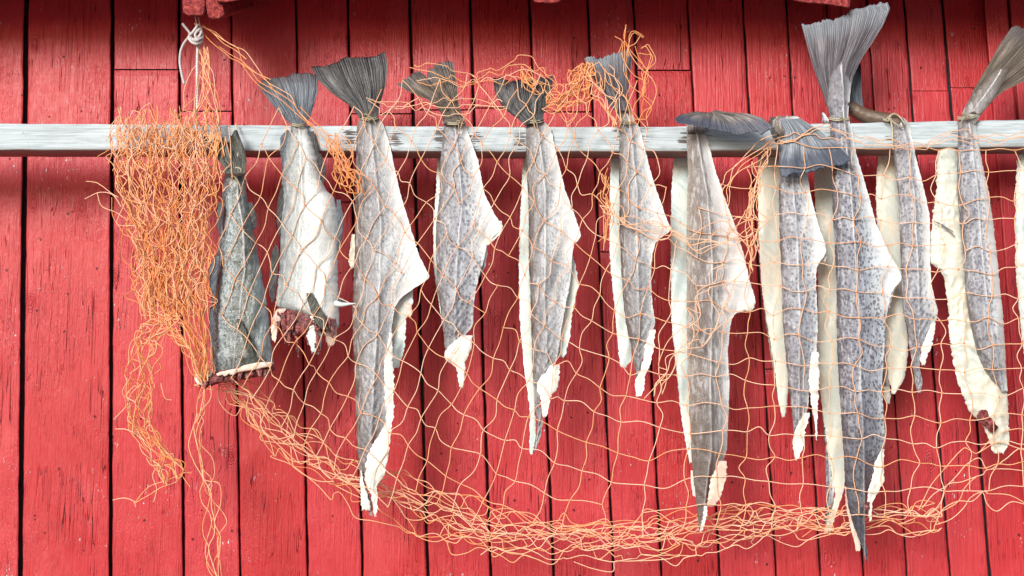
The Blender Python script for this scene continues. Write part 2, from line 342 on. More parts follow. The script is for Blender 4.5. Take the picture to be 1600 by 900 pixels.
def net_mat():
    m = M('orange_twine', 0.55, 0.4); r = m.attr('rnd')
    col = m.ramp(r, [(0.0, (0.72, 0.22, 0.04)), (0.4, (0.84, 0.38, 0.15)), (1.0, (0.92, 0.64, 0.47))])
    n = m.noise(m.coord(), 900, 2, 0.6)
    m.b.inputs['Sheen Weight'].default_value = 0.2
    return m.done(m.mix(m.ss(n, 0.3, 0.7, 0.0, 0.2), col, (0.72, 0.30, 0.10)), m.bump(n, 0.0006, 0.6))
def twine_mat(name, c):
    m = M(name, 0.75, 0.2); a = m.math('SINE', m.math('MULTIPLY', m.attr('along'), 260.0))
    return m.done(m.mix(m.ss(a, -1, 1), tuple(x*0.75 for x in c), c), m.bump(a, 0.0008, 0.8))

RED = paint_mat(); WOOD = pole_mat(); DARK = flat_mat('dark_backing', (0.018, 0.016, 0.020), 0.6, (0.05, 0.06, 0.07))
NET = net_mat(); SKD = flat_mat('grey_spine', (0.2, 0.2, 0.22), 0.5); TWINE = twine_mat('cream_twine', (0.74, 0.66, 0.48)); ROPE = twine_mat('white_rope', (0.80, 0.76, 0.76))
G = lambda *v: [(p, c) for p, c in v]
SK_A = skin_mat('grey_skin', G((0.0, (0.10, 0.08, 0.065)), (0.11, (0.19, 0.175, 0.17)), (0.34, (0.29, 0.295, 0.325)), (0.50, (0.37, 0.395, 0.43)), (0.60, (0.56, 0.61, 0.66)), (0.72, (0.78, 0.82, 0.845)), (1.0, (0.82, 0.84, 0.84))), 0.35, dark_end=0.4, spotscale=170)
SK_S = skin_mat('spotted_skin', G((0.0, (0.13, 0.115, 0.11)), (0.11, (0.24, 0.245, 0.275)), (0.42, (0.32, 0.34, 0.40)), (0.56, (0.41, 0.45, 0.53)), (0.70, (0.70, 0.75, 0.80)), (1.0, (0.82, 0.84, 0.84))), 0.6, (0.075, 0.062, 0.095), dark_end=0.3, spotscale=135)
SK_D = skin_mat('dark_spotted_skin', G((0.0, (0.09, 0.09, 0.105)), (0.15, (0.19, 0.20, 0.245)), (0.45, (0.24, 0.26, 0.33)), (0.58, (0.33, 0.375, 0.46)), (0.72, (0.62, 0.70, 0.78)), (1.0, (0.80, 0.83, 0.85))), 0.75, (0.06, 0.05, 0.075), dark_end=0.85, endcol=(0.035, 0.036, 0.05), spotscale=140, fade=(0.15, 0.95, (0.19, 0.18, 0.205)))
SK_B = skin_mat('brown_skin', G((0.0, (0.40, 0.38, 0.35)), (0.09, (0.17, 0.14, 0.12)), (0.35, (0.16, 0.14, 0.14)), (0.52, (0.23, 0.225, 0.235)), (0.61, (0.70, 0.72, 0.74)), (1.0, (0.86, 0.87, 0.87))), 0.0, dark_end=0.85, endcol=(0.07, 0.052, 0.047))
SK_T = skin_mat('tail_stem_skin', G((0.0, (0.12, 0.10, 0.09)), (0.4, (0.24, 0.22, 0.22)), (0.7, (0.36, 0.35, 0.36)), (1.0, (0.30, 0.27, 0.25))), 0.0, fade=(0.75, 0.95, (0.155, 0.13, 0.115)))
SK_B = skin_mat('brown_skin', G((0.0, (0.36, 0.33, 0.29)), (0.10, (0.20, 0.165, 0.14)), (0.35, (0.195, 0.165, 0.16)), (0.54, (0.26, 0.25, 0.255)), (0.66, (0.66, 0.67, 0.69)), (1.0, (0.82, 0.83, 0.83))), 0.0, dark_end=0.85, endcol=(0.085, 0.062, 0.055))
SK_G = skin_mat('green_grey_skin', G((0.0, (0.10, 0.155, 0.19)), (0.22, (0.27, 0.35, 0.385)), (0.48, (0.13, 0.15, 0.145)), (0.75, (0.115, 0.15, 0.15)), (1.0, (0.28, 0.36, 0.40))), 0.7, (0.06, 0.07, 0.035), spotscale=150, spec=0.7)
SK_W = skin_mat('pale_skin', G((0.0, (0.16, 0.21, 0.235)), (0.16, (0.30, 0.34, 0.35)), (0.48, (0.37, 0.41, 0.42)), (0.60, (0.66, 0.72, 0.73)), (0.9, (0.78, 0.82, 0.82)), (1.0, (0.5, 0.58, 0.62))), 0.0, latc=(0.7, 0.73, 0.73), spec=0.7)
FL_C = flesh_mat('cream_flesh', (0.74, 0.71, 0.60), (0.62, 0.68, 0.63), fl=0.6); FL_B = flesh_mat('bluish_flesh', (0.58, 0.71, 0.72), (0.70, 0.76, 0.70), fl=0.25)
FL_W = flesh_mat('white_flesh', (0.80, 0.81, 0.78), (0.72, 0.71, 0.65), fl=0.35); GORE = gore_mat(); FL_P = flesh_mat('pink_flesh', (0.70, 0.46, 0.40), (0.80, 0.66, 0.56), (0.40, 0.06, 0.06), 0.9)
FIN_L = fin_mat('pale_blue_fin', (0.17, 0.20, 0.25), (0.50, 0.55, 0.60), (0.030, 0.045, 0.085), rim0=0.62); FIN_C = fin_mat('brown_grey_fin', (0.12, 0.105, 0.10), (0.33, 0.305, 0.30), (0.05, 0.06, 0.10), rim0=0.7)
FIN = fin_mat('grey_fin', (0.09, 0.088, 0.10), (0.26, 0.26, 0.285), (0.03, 0.018, 0.024)); FIN_K = fin_mat('dark_fin', (0.042, 0.041, 0.044), (0.185, 0.195, 0.20), (0.012, 0.006, 0.010))
FIN_B = fin_mat('bluish_fin', (0.085, 0.105, 0.135), (0.27, 0.31, 0.355), (0.035, 0.022, 0.03)); FIN_T = fin_mat('brown_fin', (0.10, 0.078, 0.062), (0.29, 0.245, 0.21), (0.09, 0.08, 0.085))
FIN_P = fin_mat('purple_grey_fin', (0.075, 0.066, 0.082), (0.25, 0.24, 0.27), (0.20, 0.23, 0.27)); FIN_G = fin_mat('green_grey_fin', (0.055, 0.055, 0.045), (0.22, 0.23, 0.20), (0.018, 0.014, 0.012))

# ------------------------------------------------------------------ setting: ground and the boarded wall
v = [(-300, -600, 0), (300, -600, 0), (300, 300, 0), (-300, 300, 0)]
g = new_obj('ground', v, [(0, 1, 2, 3)], flat_mat('gravel', (0.30, 0.29, 0.27), 0.9, (0.2, 0.19, 0.18), 8), smooth=False); g['kind'] = 'structure'

WX0 = float(P(-900, 450, 0)[0]); WX1 = float(P(1540, 450, 0)[0])
wall = thing('wooden_wall', 'weathered red painted plank wall behind the drying pole, under the eave', 'wall', (0, 0.0, 0))
# seams between boards: x at the top of the photo, x at its foot, half width, half width of the dark gap
seams = [(-860, -880, 3), (-740, -756, 3), (-600, -614, 3.5), (-470, -482, 3), (-340, -352, 4), (-215, -226, 3.5), (-95, -105, 3.5), (41.5, 32, 3.7), (176, 173, 2.7), (280, 287.5, 2.3), (361, 375, 2.1), (462, 480.5, 2.0), (543, 566, 2.4), (640, 668, 3.0),
         (734, 766, 2.7), (827, 864, 2.5), (918, 957.5, 2.3), (989, 1032, 2.4), (1074, 1123, 2.0), (1160, 1211, 1.8), (1228, 1280, 1.8), (1291, 1347.5, 1.6), (1354, 1415, 1.4), (1412, 1482, 1.9), (1472, 1544, 2.6), (1540, 1612, 2.0),
         (1604, 1680, 2.0), (1680, 1760, 2.2), (1765, 1850, 2.0), (1850, 1938, 2.0), (1940, 2030, 2.0), (2030, 2122, 2.0), (2120, 2215, 2.0)]
butts = {8: 109, 9: 174, 10: 244, 11: 316, 12: 178, 13: 172, 14: 169, 15: 175, 16: 394, 17: 110, 19: 577, 23: 142, 24: 137}
V, Fc, A = [], [], []
def board(k, ya, yb, y0, rnd):
    (ta, ba, ha), (tb, bb, hb) = seams[k], seams[k+1]
    if k >= 9: ha, hb = ha*0.75, hb*0.75
    n = max(3, int((yb-ya)/9)); ys = np.linspace(ya, yb, n)
    xl = ta+(ba-ta)*ys/870+ha+0.55*vnoise(ys, 50+k, 0.03)+0.35*vnoise(ys, 90+k, 0.15)
    xr = tb+(bb-tb)*ys/870-hb+0.55*vnoise(ys, 150+k, 0.03)+0.35*vnoise(ys, 190+k, 0.15)
    cols = [(xl, y0+0.024), (xl, y0+0.0035), (xl+1.0, y0+0.001), (xl+3.0, y0), (xr-3.0, y0), (xr-1.0, y0+0.001), (xr, y0+0.0035), (xr, y0+0.024)]
    base = sum(len(q) for q in V); grid = np.stack([P(x, ys, y) for x, y in cols], 1)   # n, 8, 3
    grid[0, 2:6, 1] += 0.002; V.append(grid.reshape(-1, 3)); A.append(np.full(n*8, rnd))
    for i in range(n-1):
        for j in range(7): q = base+i*8+j; Fc.append((q, q+8, q+9, q+1))
    Fc.append(tuple(base+j for j in range(8))); Fc.append(tuple(base+(n-1)*8+j for j in reversed(range(8))))
for k in range(len(seams)-1):
    y0 = 0.0025*math.sin(k*2.3); r = random.random()
    if k >= 26: y0 += 0.003
    if k in butts:
        yb = butts[k]; up = 0.0 if k < 23 else 0.012
        board(k, -140, yb-(1.3 if k < 23 else 0.5), y0+up*0.5, r); board(k, yb+(0.6 if k < 23 else 0.4), 1640, y0-up*0.7, random.random())
    else: board(k, -140, 1640, y0, r)
flat = new_obj('wall_boards', np.concatenate(V), Fc, RED, wall, dict(rnd=np.concatenate(A)), smooth=False)
v, f = box_verts(WX0-0.5, 2.6, 0.030, 0.05, 0.0, 2.9); new_obj('backing', v, f, DARK, wall, smooth=False)  # near-black sheet behind the boards, seen through the seams
# the proud board at the right-hand corner: two planks standing forward of the cladding
V, Fc, A = [], [], []
def slab(xa_t, xa_b, xb_t, xb_b, y0, y1, rnd, ya=-140, yb=1640, seed=1):
    n = 120; ys = np.linspace(ya, yb, n)
    xl = xa_t+(xa_b-xa_t)*ys/870+0.5*vnoise(ys, seed, 0.03)+0.3*vnoise(ys, seed+2, .2); xr = xb_t+(xb_b-xb_t)*ys/870+0.5*vnoise(ys, seed+3, 0.03)
    cols = [(xl, y1), (xl, y0+0.003), (xl+1.2, y0+0.0008), (xl+3, y0), (xr-3, y0), (xr-1.2, y0+0.0008), (xr, y0+0.003), (xr, y1)]
    base = sum(len(q) for q in V); V.append(np.stack([P(x, ys, y) for x, y in cols], 1).reshape(-1, 3)); A.append(np.full(n*8, rnd))
    for i in range(n-1):
        for j in range(7): q = base+i*8+j; Fc.append((q, q+8, q+9, q+1))
    Fc.append(tuple(base+j for j in range(8))); Fc.append(tuple(base+(n-1)*8+j for j in reversed(range(8))))
slab(1538, 1606, 1573, 1644, -0.030, -0.006, 0.15, seed=11); slab(1577, 1649, 1640, 1716, -0.033, -0.006, 0.42, seed=21)
new_obj('corner_board', np.concatenate(V), Fc, RED, wall, dict(rnd=np.concatenate(A)), smooth=False)
# eave: a sloping soffit above the picture, with old rafter tails poking into it
EZ = 2.565
v = [(WX0-.5, -0.25, EZ), (2.6, -0.25, EZ), (2.6, 0.03, EZ+0.09), (WX0-.5, 0.03, EZ+0.09), (WX0-.5, -0.25, EZ+0.03), (2.6, -0.25, EZ+0.03), (2.6, 0.03, EZ+0.12), (WX0-.5, 0.03, EZ+0.12)]
new_obj('eave', v, [(0, 1, 2, 3), (7, 6, 5, 4), (0, 4, 5, 1), (3, 2, 6, 7), (0, 3, 7, 4), (1, 5, 6, 2)], RED, wall, dict(rnd=[.3]*8), smooth=False)
def rafter(poly, y0, y1, seed, rnd=.8):
    p = np.array(poly, float); n = len(p); r = resample(np.vstack([p, p[:1]]), 49)[:-1]; m = len(r)
    r = r+0.5*np.stack([vnoise(np.arange(m), seed, 0.5), vnoise(np.arange(m), seed+1, 0.5)], -1)
    c = r.mean(0); rings = []
    for s_, yy in ((0.93, y0), (1.0, y0+0.004), (1.0, y1)): q = c+(r-c)*s_; rings.append(P(q[:, 0], q[:, 1], yy))
    rings[2][:] = rings[1]; rings[2][:, 1] = y1; rings[2][:, 2] += (y1-y0)*0.44
    V = np.concatenate(rings); f = [tuple(range(m))]
    for k in range(2):
        for i in range(m): j = (i+1) % m; f.append((k*m+i, (k+1)*m+i, (k+1)*m+j, k*m+j))
    o = new_obj('rafter_tail', V, f, RAFT, wall, dict(rnd=[rnd]*len(V)), smooth=False); return o
mm = M('worn_red_end_grain', 0.8, 0.2); nn = mm.noise(mm.coord(), 120, 6, 0.75, 0.6)
RAFT = mm.done(mm.ramp(nn, [(0.30, (0.04, 0.008, 0.01)), (0.45, (0.22, 0.03, 0.035)), (0.58, (0.50, 0.09, 0.08)), (0.75, (0.62, 0.22, 0.19))]), mm.bump(nn, 0.006, 1.0))
rafter([(283, -30), (286, 20), (294, 25), (318, 25), (321, 8), (316, -30)], -0.268, 0.0, 3); rafter([(318, -30), (320, 5), (326, 29), (343, 30), (352, 24), (340, -30)], -0.262, 0.0, 4)
rafter([(336, -40), (337, 3), (352, 4), (371, 1), (372, -40)], -0.275, 0.0, 5); rafter([(831, -40), (833, 2), (838, 5), (872, 5), (877, 1), (877, -40)], -0.268, 0.0, 6); rafter([(1252, -40), (1252, 4), (1290, 7), (1328, 13), (1333, -40)], -0.262, 0.0, 7)

# ------------------------------------------------------------------ the drying pole: a squared timber
n = 420; xs = np.linspace(-300, 1950, n)
tb = np.interp(xs, [-300, 0, 800, 1040, 1300, 1600, 1950], [192, 193.5, 199, 198.5, 193.5, 187.5, 180]); bb = np.interp(xs, [-300, 0, 800, 1040, 1300, 1600, 1950], [233, 233, 236, 235.5, 232, 228.5, 224])
tb = tb+0.35*vnoise(xs, 61, 0.04); bb = bb+0.4*vnoise(xs, 62, 0.03)
PF, PB = -0.222, -0.152
m_ = 14; fr = [P(xs, tb+(bb-tb)*q, PF) for q in np.linspace(0, 1, m_)]
fr[0][:, 1] += 0.002; fr[-1][:, 1] += 0.002
zt, zb = fr[0][:, 2]+0.0016, fr[-1][:, 2]-0.0016
top1 = np.stack([fr[0][:, 0], np.full(n, PB), zt], -1); bot1 = np.stack([fr[0][:, 0], np.full(n, PB), zb], -1)
topf = np.stack([fr[0][:, 0], np.full(n, PF+0.004), zt], -1); botf = np.stack([fr[0][:, 0], np.full(n, PF+0.004), zb], -1)
ring = [top1, topf]+fr+[botf, bot1]; R_ = len(ring); VV = np.stack(ring, 1).reshape(-1, 3)
stain = np.zeros((n, R_))
for sx, amt in ((548, 1), (618, 1), (688, .9), (742, 1), (814, .9), (868, .35), (903, .35), (964, .5), (1007, .35), (1070, .8), (1106, .35), (1390, .3), (1296, .4), (1492, .3), (452, .3)):
    stain += amt*np.exp(-(np.abs(xs-sx)/10.0)**2)[:, None]*np.clip(np.sin(np.linspace(-.3, 3.4, R_)), 0, 1)[None]
idx = np.arange(n*R_).reshape(n, R_); f = []
nxt = np.roll(idx, -1, 1); ff = np.stack([idx[:-1], nxt[:-1], nxt[1:], idx[1:]], -1).reshape(-1, 4)
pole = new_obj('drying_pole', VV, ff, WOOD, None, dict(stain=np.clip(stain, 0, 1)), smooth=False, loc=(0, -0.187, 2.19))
pole['label'] = 'long pale grey squared timber pole the fish hang from'; pole['category'] = 'pole'
xsd, _ = np.meshgrid(np.linspace(-10, 1610, 900), [0])
for q in np.linspace(0, 1, 22): splat(xsd, np.full_like(xsd, 193+q*43), np.full_like(xsd, PF))

# ------------------------------------------------------------------ the fish
GRP = 'cod hung out to dry over the pole'
def fish(px, py, label):
    return thing('drying_fish', label, 'fish', tuple(map(float, P(px, py, -0.225))), GRP)
def tie(parent, x0, x1, y, d=-0.238, bow=True, turns=2, seed=0, slope=0.0):
    r = random.Random(seed); paths = []
    for t in range(turns):
        o = t*2.6+r.uniform(-.4, .4); c = (x0+x1)/2; h = (x1-x0)/2+1.2
        paths.append([(x0-1.2, y+o-slope, d+0.020), (x0-0.5, y+o-slope, d+0.006), (c-h*.5, y+o+1.5-slope*.5, d-0.004), (c, y+o+2.2, d-0.008), (c+h*.5, y+o+1.5+slope*.5, d-0.004), (x1+.5, y+o+slope, d+0.006), (x1+1.2, y+o+slope, d+0.020)])
    if bow:
        c = x0+(x1-x0)*r.uniform(.25, .7)
        for q in range(2): a = r.uniform(-1.2, 1.2); paths.append([(c, y+2, d-0.009), (c+5*a, y-3+q*6, d-0.014), (c+9*a, y-5+q*14, d-0.013), (c+11*a, y-3+q*18, d-0.012)])
        paths.append([(c-3, y+2, d-0.009), (c-1, y-1.5, d-0.013), (c+2, y+1, d-0.014), (c, y+4, d-0.013), (c-3, y+2, d-0.009)])
    return cord('tail_twine', paths, 0.0014, TWINE, parent)

# 1: whole headless fish, grey green, tail in front of the pole
f1 = fish(366, 262, 'headless grey-green whole fish hung by a knotted cord at the left end of the row')
fan('tail_fin', [(352, 272), (346, 256), (334, 240), (316, 211)], [(316, 211), (326, 213), (331, 223), (342, 218), (352, 216), (357, 224), (363, 207), (370, 203), (374, 211)], [(382, 272), (386, 252), (381, 230), (374, 211)], FIN_G, f1, -0.268, -0.262, nrays=14, jag=2.2, seed=31, wave=0.008)
strip('body', [(262, 354, 381), (280, 350, 383), (310, 346, 386), (350, 344, 393), (380, 341, 400), (420, 335, 408), (460, 332, 415), (500, 330, 421), (540, 329, 425), (566, 330, 427), (577, 333, 428), (582, 338, 404), (586, 338, 360)], SK_G, f1, d=-0.232, bulge=0.028, seed=101, lat=[(262, 368), (310, 372), (360, 380), (420, 382), (500, 372), (580, 362)], lump=0.002)
strip('cut_flesh', [(566, 398, 426), (576, 360, 428), (585, 318, 424), (590, 305, 404), (594, 305, 372), (599, 311, 345), (604, 313, 322)], GORE, f1, d=-0.240, bulge=0.010, jit=3.0, jf=0.6, seed=102, cols=60, lump=0.006)
strip('belly_edge', [(578, 312, 330), (586, 304, 333), (595, 304, 330), (602, 310, 322)], FL_C, f1, d=-0.248, bulge=0.010, jit=1.0, seed=103)
for i, c in enumerate(([(316, 342, 347), (330, 338, 348), (350, 339, 347), (368, 343, 346)], [(400, 336, 343), (420, 326, 341), (450, 327, 338), (474, 331, 335)], [(476, 329, 334), (500, 326, 334), (530, 327, 333), (545, 330, 333)],
                       [(316, 384, 394), (335, 387, 401), (352, 391, 402), (358, 394, 397)], [(498, 370, 374), (515, 374, 384), (535, 381, 393), (560, 391, 398)])):
    strip('fin', c, (FIN_B, FIN_B, FIN_B, FIN_K, FIN_G)[i], f1, d=(-0.262, -0.264, -0.262, -0.236, -0.268)[i], bulge=0.002, th=0.002, seed=110+i, cols=12)
def shards(parent, x0, x1, ybase, lmin, lmax, d, seed, mats, step=6):
    r = random.Random(seed); x = x0
    while x < x1:
        wd = r.uniform(4, 11); L = r.uniform(lmin, lmax); y = ybase(x)-4; k = r.uniform(-3, 3)
        strip('flesh_shred', [(y, x-wd/2, x+wd/2), (y+L*.5, x-wd/2+k*.5, x+wd*.5+k), (y+L, x-1+k, x+1.2+k)], r.choice(mats), parent, d=d-r.uniform(0, .014), bulge=0.004, th=0.003, jit=1.0, cols=10, seed=seed*31+int(x), step=2, spike=1.0); x += r.uniform(.6, 1.4)*step
shards(f1, 318, 424, lambda x: 594-(x-318)*0.17, 8, 19, -0.246, 5, [GORE], 7)
strip('belly_edge', [(566, 404, 427), (571, 380, 426), (576, 372, 408), (580, 345, 382), (585, 335, 362)], FL_P, f1, d=-0.262, bulge=0.003, th=0.002, jit=2.0, jf=0.8, seed=104, cols=40, step=1.0)
cord('tail_twine', [[(369, 194, -0.232), (371, 215, -0.252), (372, 240, -0.262), (371, 262, -0.262)], [(314, 259, -0.245), (335, 263, -0.256), (355, 271, -0.262), (366, 272, -0.265)], [(363, 266, -0.268), (369, 262, -0.272), (376, 264, -0.272), (375, 270, -0.27), (366, 272, -0.27), (362, 276, -0.268)], [(365, 274, -0.268), (372, 284, -0.268), (378, 300, -0.266)],
    [(352, 270, -0.245), (362, 273, -0.262), (372, 273, -0.264), (384, 270, -0.246)]], 0.0020, TWINE, f1)

# 2: whole gutted pale fish
f2 = fish(466, 194, 'pale whole fish with raw red torn head end and fins, second from the left')
fan('tail_fin', [(455, 195), (440, 180), (425, 163), (402, 132)], [(402, 132), (414, 125), (430, 122), (450, 118), (470, 113), (482, 112), (496, 117)], [(478, 194), (485, 182), (491, 163), (497, 140), (496, 117)], FIN_B, f2, -0.236, -0.225, seed=32, nrays=24)
strip('body', [(192, 456, 477), (210, 451, 484), (230, 446, 492), (250, 442, 497), (275, 440, 501), (295, 441, 508), (310, 441, 523), (330, 440, 527), (360, 438, 528), (400, 438, 528), (440, 435, 528), (470, 431, 529), (482, 431, 530), (487, 455, 530), (500, 492, 530), (512, 512, 529)], SK_W, f2, d=-0.230, bulge=0.028, seed=121, lat=[(192, 467), (250, 470), (310, 471), (360, 468), (400, 465), (500, 460)], jit=0.9)
strip('torn_flesh', [(478, 440, 500), (492, 428, 510), (505, 430, 518), (518, 436, 512), (528, 444, 500)], GORE, f2, d=-0.226, bulge=0.022, jit=2.6, seed=122, lump=0.008)
shards(f2, 436, 522, lambda x: 492+(x-436)*0.12, 18, 52, -0.240, 9, [GORE], 6)
strip('gill_flap', [(482, 434, 448), (498, 425, 440), (518, 424, 434), (534, 426, 430)], FL_P, f2, d=-0.244, bulge=0.01, seed=123, jit=1.2, cols=14)
strip('gut_shred', [(500, 458, 463), (525, 461, 465), (545, 463, 467), (558, 465, 468)], GORE, f2, d=-0.240, bulge=0.004, seed=124, jit=1.6, cols=8)
strip('gill_flap', [(488, 472, 490), (515, 475, 500), (540, 484, 503), (552, 488, 497)], FL_B, f2, d=-0.246, bulge=0.008, seed=125, jit=1.4, cols=16)
strip('gut_shred', [(500, 489, 494), (525, 492, 499), (548, 493, 500), (556, 490, 497)], GORE, f2, d=-0.258, bulge=0.005, seed=126, jit=1.6, cols=8)
strip('gill_flap', [(506, 508, 528), (525, 508, 526), (538, 510, 523), (541, 514, 519)], FL_P, f2, d=-0.228, bulge=0.008, seed=127, jit=1.2, cols=16)
strip('fin', [(458, 478, 488), (475, 482, 498), (495, 488, 507), (512, 499, 512), (516, 506, 512)], FIN_G, f2, d=-0.262, bulge=0.003, th=0.002, seed=128, cols=14)
cord('fin_spine', [[(524, 474, -0.250), (534, 476, -0.255), (545, 475, -0.258), (556, 474, -0.26)]], np.linspace(0.0075, 0.0008, 26)[None], FL_B, f2, k=10)
for i, c in enumerate(([(203, 449, 453), (214, 437, 450), (240, 438, 446), (264, 441, 444)], [(288, 440, 443), (312, 434, 443), (342, 432, 441), (368, 436, 439)], [(383, 430, 434), (396, 424, 436), (430, 421, 434), (455, 420, 430), (472, 424, 428)],
                       [(205, 482, 490), (225, 486, 496), (250, 490, 500), (270, 494, 500)], [(312, 526, 532), (340, 526, 537), (370, 526, 535), (396, 527, 530)], [(466, 527, 536), (472, 527, 542), (479, 527, 538)], [(240, 497, 502), (262, 499, 509), (285, 500, 507)])):
    strip('fin', c, FIN_B if i in (0, 4, 5) else FIN_K, f2, d=-0.232, bulge=0.002, th=0.002, seed=130+i, cols=12)
tie(f2, 456, 477, 192, -0.240, bow=False, turns=2, seed=2)

def halves(label, px, py, body, skin, lat, rear=None, tips=(), tail=None, flaps=(), seed=200, wr=0.0, bulge=0.017, rear_mat=None, tie_at=None, d=-0.227, slope=0.0, fy=None):
    r = fish(px, py, label)
    if tail: fan('tail_fin', *tail[0], tail[1], r, **tail[2])
    strip('skin_side', body, skin, r, d=d, bulge=bulge, th=0.0035, seed=seed, lat=lat, wr=wr, jit=0.55, flap=True, cols=44, fy=fy)
    if rear: strip('inner_side', rear, rear_mat or FL_B, r, d=-0.128, d_end=-0.165, bulge=0.007, seed=seed+7, jit=0.8, cols=20, th=0.005, spike=0.4)
    for i, (c, mt, dd, bu) in enumerate(tips):
        strip('torn_edge' if mt in (FL_W, FL_C, FL_P) else 'inner_flap', c, mt, r, d=dd, bulge=bu*0.45, th=0.003, seed=seed+20+i, jit=1.1 if dd < -.2 else .8, cols=22, lump=0.0022, spike=1.6 if dd < -.2 else .6)
    for i, (c, mt, dd) in enumerate(flaps): strip('skin_flap', c, mt, r, d=dd, bulge=0.003, th=0.002, seed=seed+50+i, cols=12)
    if tie_at: tie(r, *tie_at, seed=seed, slope=slope)
    return r

f3 = halves('tall grey split fish with a dark wide fan tail, third from the left', 576, 184,
    [(178, 564, 588), (184, 563, 590), (192, 559, 598), (205, 557, 603), (230, 557, 610), (260, 556, 616), (300, 555, 625), (350, 555, 640), (400, 554, 655), (425, 553, 668), (433, 553, 673), (439, 553, 665), (450, 552, 648), (465, 552, 627), (480, 551, 617), (500, 551, 614), (530, 552, 610), (560, 553, 604), (600, 555, 602), (650, 556, 607), (668, 557, 602), (700, 558, 578), (730, 561, 571), (755, 563, 570), (780, 568, 580), (795, 575, 583), (806, 578, 581)],
    SK_A, [(178, 576), (250, 584), (300, 590), (350, 595), (430, 593), (500, 590), (560, 586), (640, 582), (800, 575)], seed=200, fy=462, wr=0.0018, bulge=0.022,
    tips=(([(450, 612, 644), (471, 608, 646), (480, 606, 641), (500, 606, 634), (540, 606, 633), (560, 606, 628), (575, 612, 622)], FL_B, -0.205, 0.006),
          ([(520, 609, 612), (560, 601, 614), (600, 600, 616), (650, 604, 615), (668, 600, 612), (690, 584, 610), (710, 574, 608), (730, 571, 604), (748, 570, 598), (758, 573, 588), (775, 580, 590), (795, 584, 590), (806, 584, 587)], FL_W, -0.240, 0.012),
          ([(735, 562, 565), (760, 563, 570), (785, 564, 578), (797, 566, 579)], FL_W, -0.238, 0.010), ([(366, 549, 560), (400, 546, 560), (412, 543, 558), (419, 549, 558)], FL_C, -0.215, 0.008),
          ([(474, 632, 642), (486, 634, 646), (496, 633, 640)], FL_P, -0.218, 0.006)),
    tail=(([(562, 185), (558, 178), (545, 164), (520, 147), (497, 125), (485, 103)], [(485, 103), (500, 104), (513, 100), (530, 95), (543, 88), (557, 90), (570, 89), (587, 87), (602, 79)], [(590, 184), (593, 165), (603, 133), (606, 100), (602, 79)]), FIN_K, dict(d0=-0.236, d1=-0.228, seed=33, nrays=30, amp=0.002, jag=1.6)),
    tie_at=(563, 590, 183))
f4 = halves('short spotted split fish with a folded brown tail, fourth from the left', 710, 192,
    [(186, 694, 724), (192, 694, 727), (205, 693, 731), (225, 691, 738), (250, 688, 747), (300, 687, 756), (330, 684, 770), (345, 682, 780), (356, 681, 785), (364, 681, 778), (378, 681, 761), (400, 681, 758), (430, 683, 749), (450, 684, 744), (480, 688, 740), (510, 692, 739), (530, 694, 722), (544, 695, 712), (548, 697, 706)],
    SK_S, [(186, 710), (250, 716), (320, 722), (380, 716), (450, 712), (540, 710)], seed=230, fy=388, wr=0.0014,
    rear=[(200, 687, 694), (240, 684, 694), (300, 681, 692), (350, 677, 690), (400, 677, 690), (440, 680, 690), (500, 690, 696), (520, 693, 697)],
    tips=(([(524, 722, 738), (545, 697, 737), (556, 694, 731), (566, 697, 727), (570, 712, 727), (585, 715, 727), (600, 717, 725), (606, 719, 723)], FL_W, -0.236, 0.012), ([(345, 770, 784), (360, 762, 786), (375, 757, 773), (383, 757, 763)], FL_C, -0.226, 0.006)),
    flaps=(([(376, 752, 760), (395, 750, 762), (420, 746, 757), (434, 744, 749)], SK_D, -0.215),),
    tail=(([(693, 194), (691, 180), (683, 167), (667, 155), (640, 144), (618, 131)], [(618, 131), (637, 121), (648, 111), (657, 112), (666, 120), (671, 107), (684, 99), (697, 96), (708, 99)], [(726, 191), (722, 180), (717, 163), (715, 142), (712, 118), (708, 99)]), FIN_T, dict(d0=-0.238, d1=-0.230, seed=34, nrays=26, amp=0.002, wave=0.012, jag=2.4)),
    tie_at=(693, 727, 190))
f5 = halves('grey split fish with dark fan tail, just right of the short folded-tail fish', 835, 190,
    [(183, 825, 846), (190, 824, 850), (198, 822, 859), (210, 822, 863), (230, 822, 867), (260, 822, 874), (300, 825, 884), (330, 826, 896), (355, 826, 904), (366, 826, 908), (374, 826, 906), (380, 826, 897), (400, 826, 894), (425, 827, 893), (450, 828, 890), (480, 829, 883), (510, 830, 878), (545, 831, 873), (570, 832, 868), (585, 832, 852), (597, 833, 843), (625, 835, 843), (655, 839, 848), (675, 838, 846), (693, 835, 841), (706, 833, 836)],
    SK_A, [(183, 838), (250, 847), (300, 852), (400, 852), (470, 850), (560, 855), (700, 838)], seed=260, fy=392, wr=0.0024,
    rear=[(200, 818, 826), (250, 817, 828), (300, 815, 828), (350, 812, 830), (400, 811, 830), (450, 811, 831), (500, 812, 832), (540, 816, 833), (580, 819, 835), (620, 825, 836), (640, 828, 836), (660, 828, 837), (690, 827, 836), (704, 828, 833), (712, 829, 831)],
    tips=(([(400, 888, 896), (430, 884, 902), (444, 882, 905), (460, 880, 900), (500, 872, 893), (530, 870, 890), (558, 870, 883)], FL_B, -0.210, 0.006),
          ([(570, 862, 875), (585, 848, 874), (600, 837, 873), (612, 839, 870), (616, 843, 861), (640, 846, 858), (652, 848, 853)], FL_W, -0.238, 0.012)),
    tail=(([(820, 196), (811, 187), (787, 170), (774, 148), (770, 122)], [(770, 122), (783, 121), (797, 127), (817, 124), (833, 126), (843, 121), (857, 122), (864, 117)], [(848, 188), (850, 176), (857, 162), (863, 140), (864, 117)]), FIN_K, dict(d0=-0.238, d1=-0.230, seed=35, nrays=26, amp=0.002, jag=1.8)),
    tie_at=(822, 848, 187))
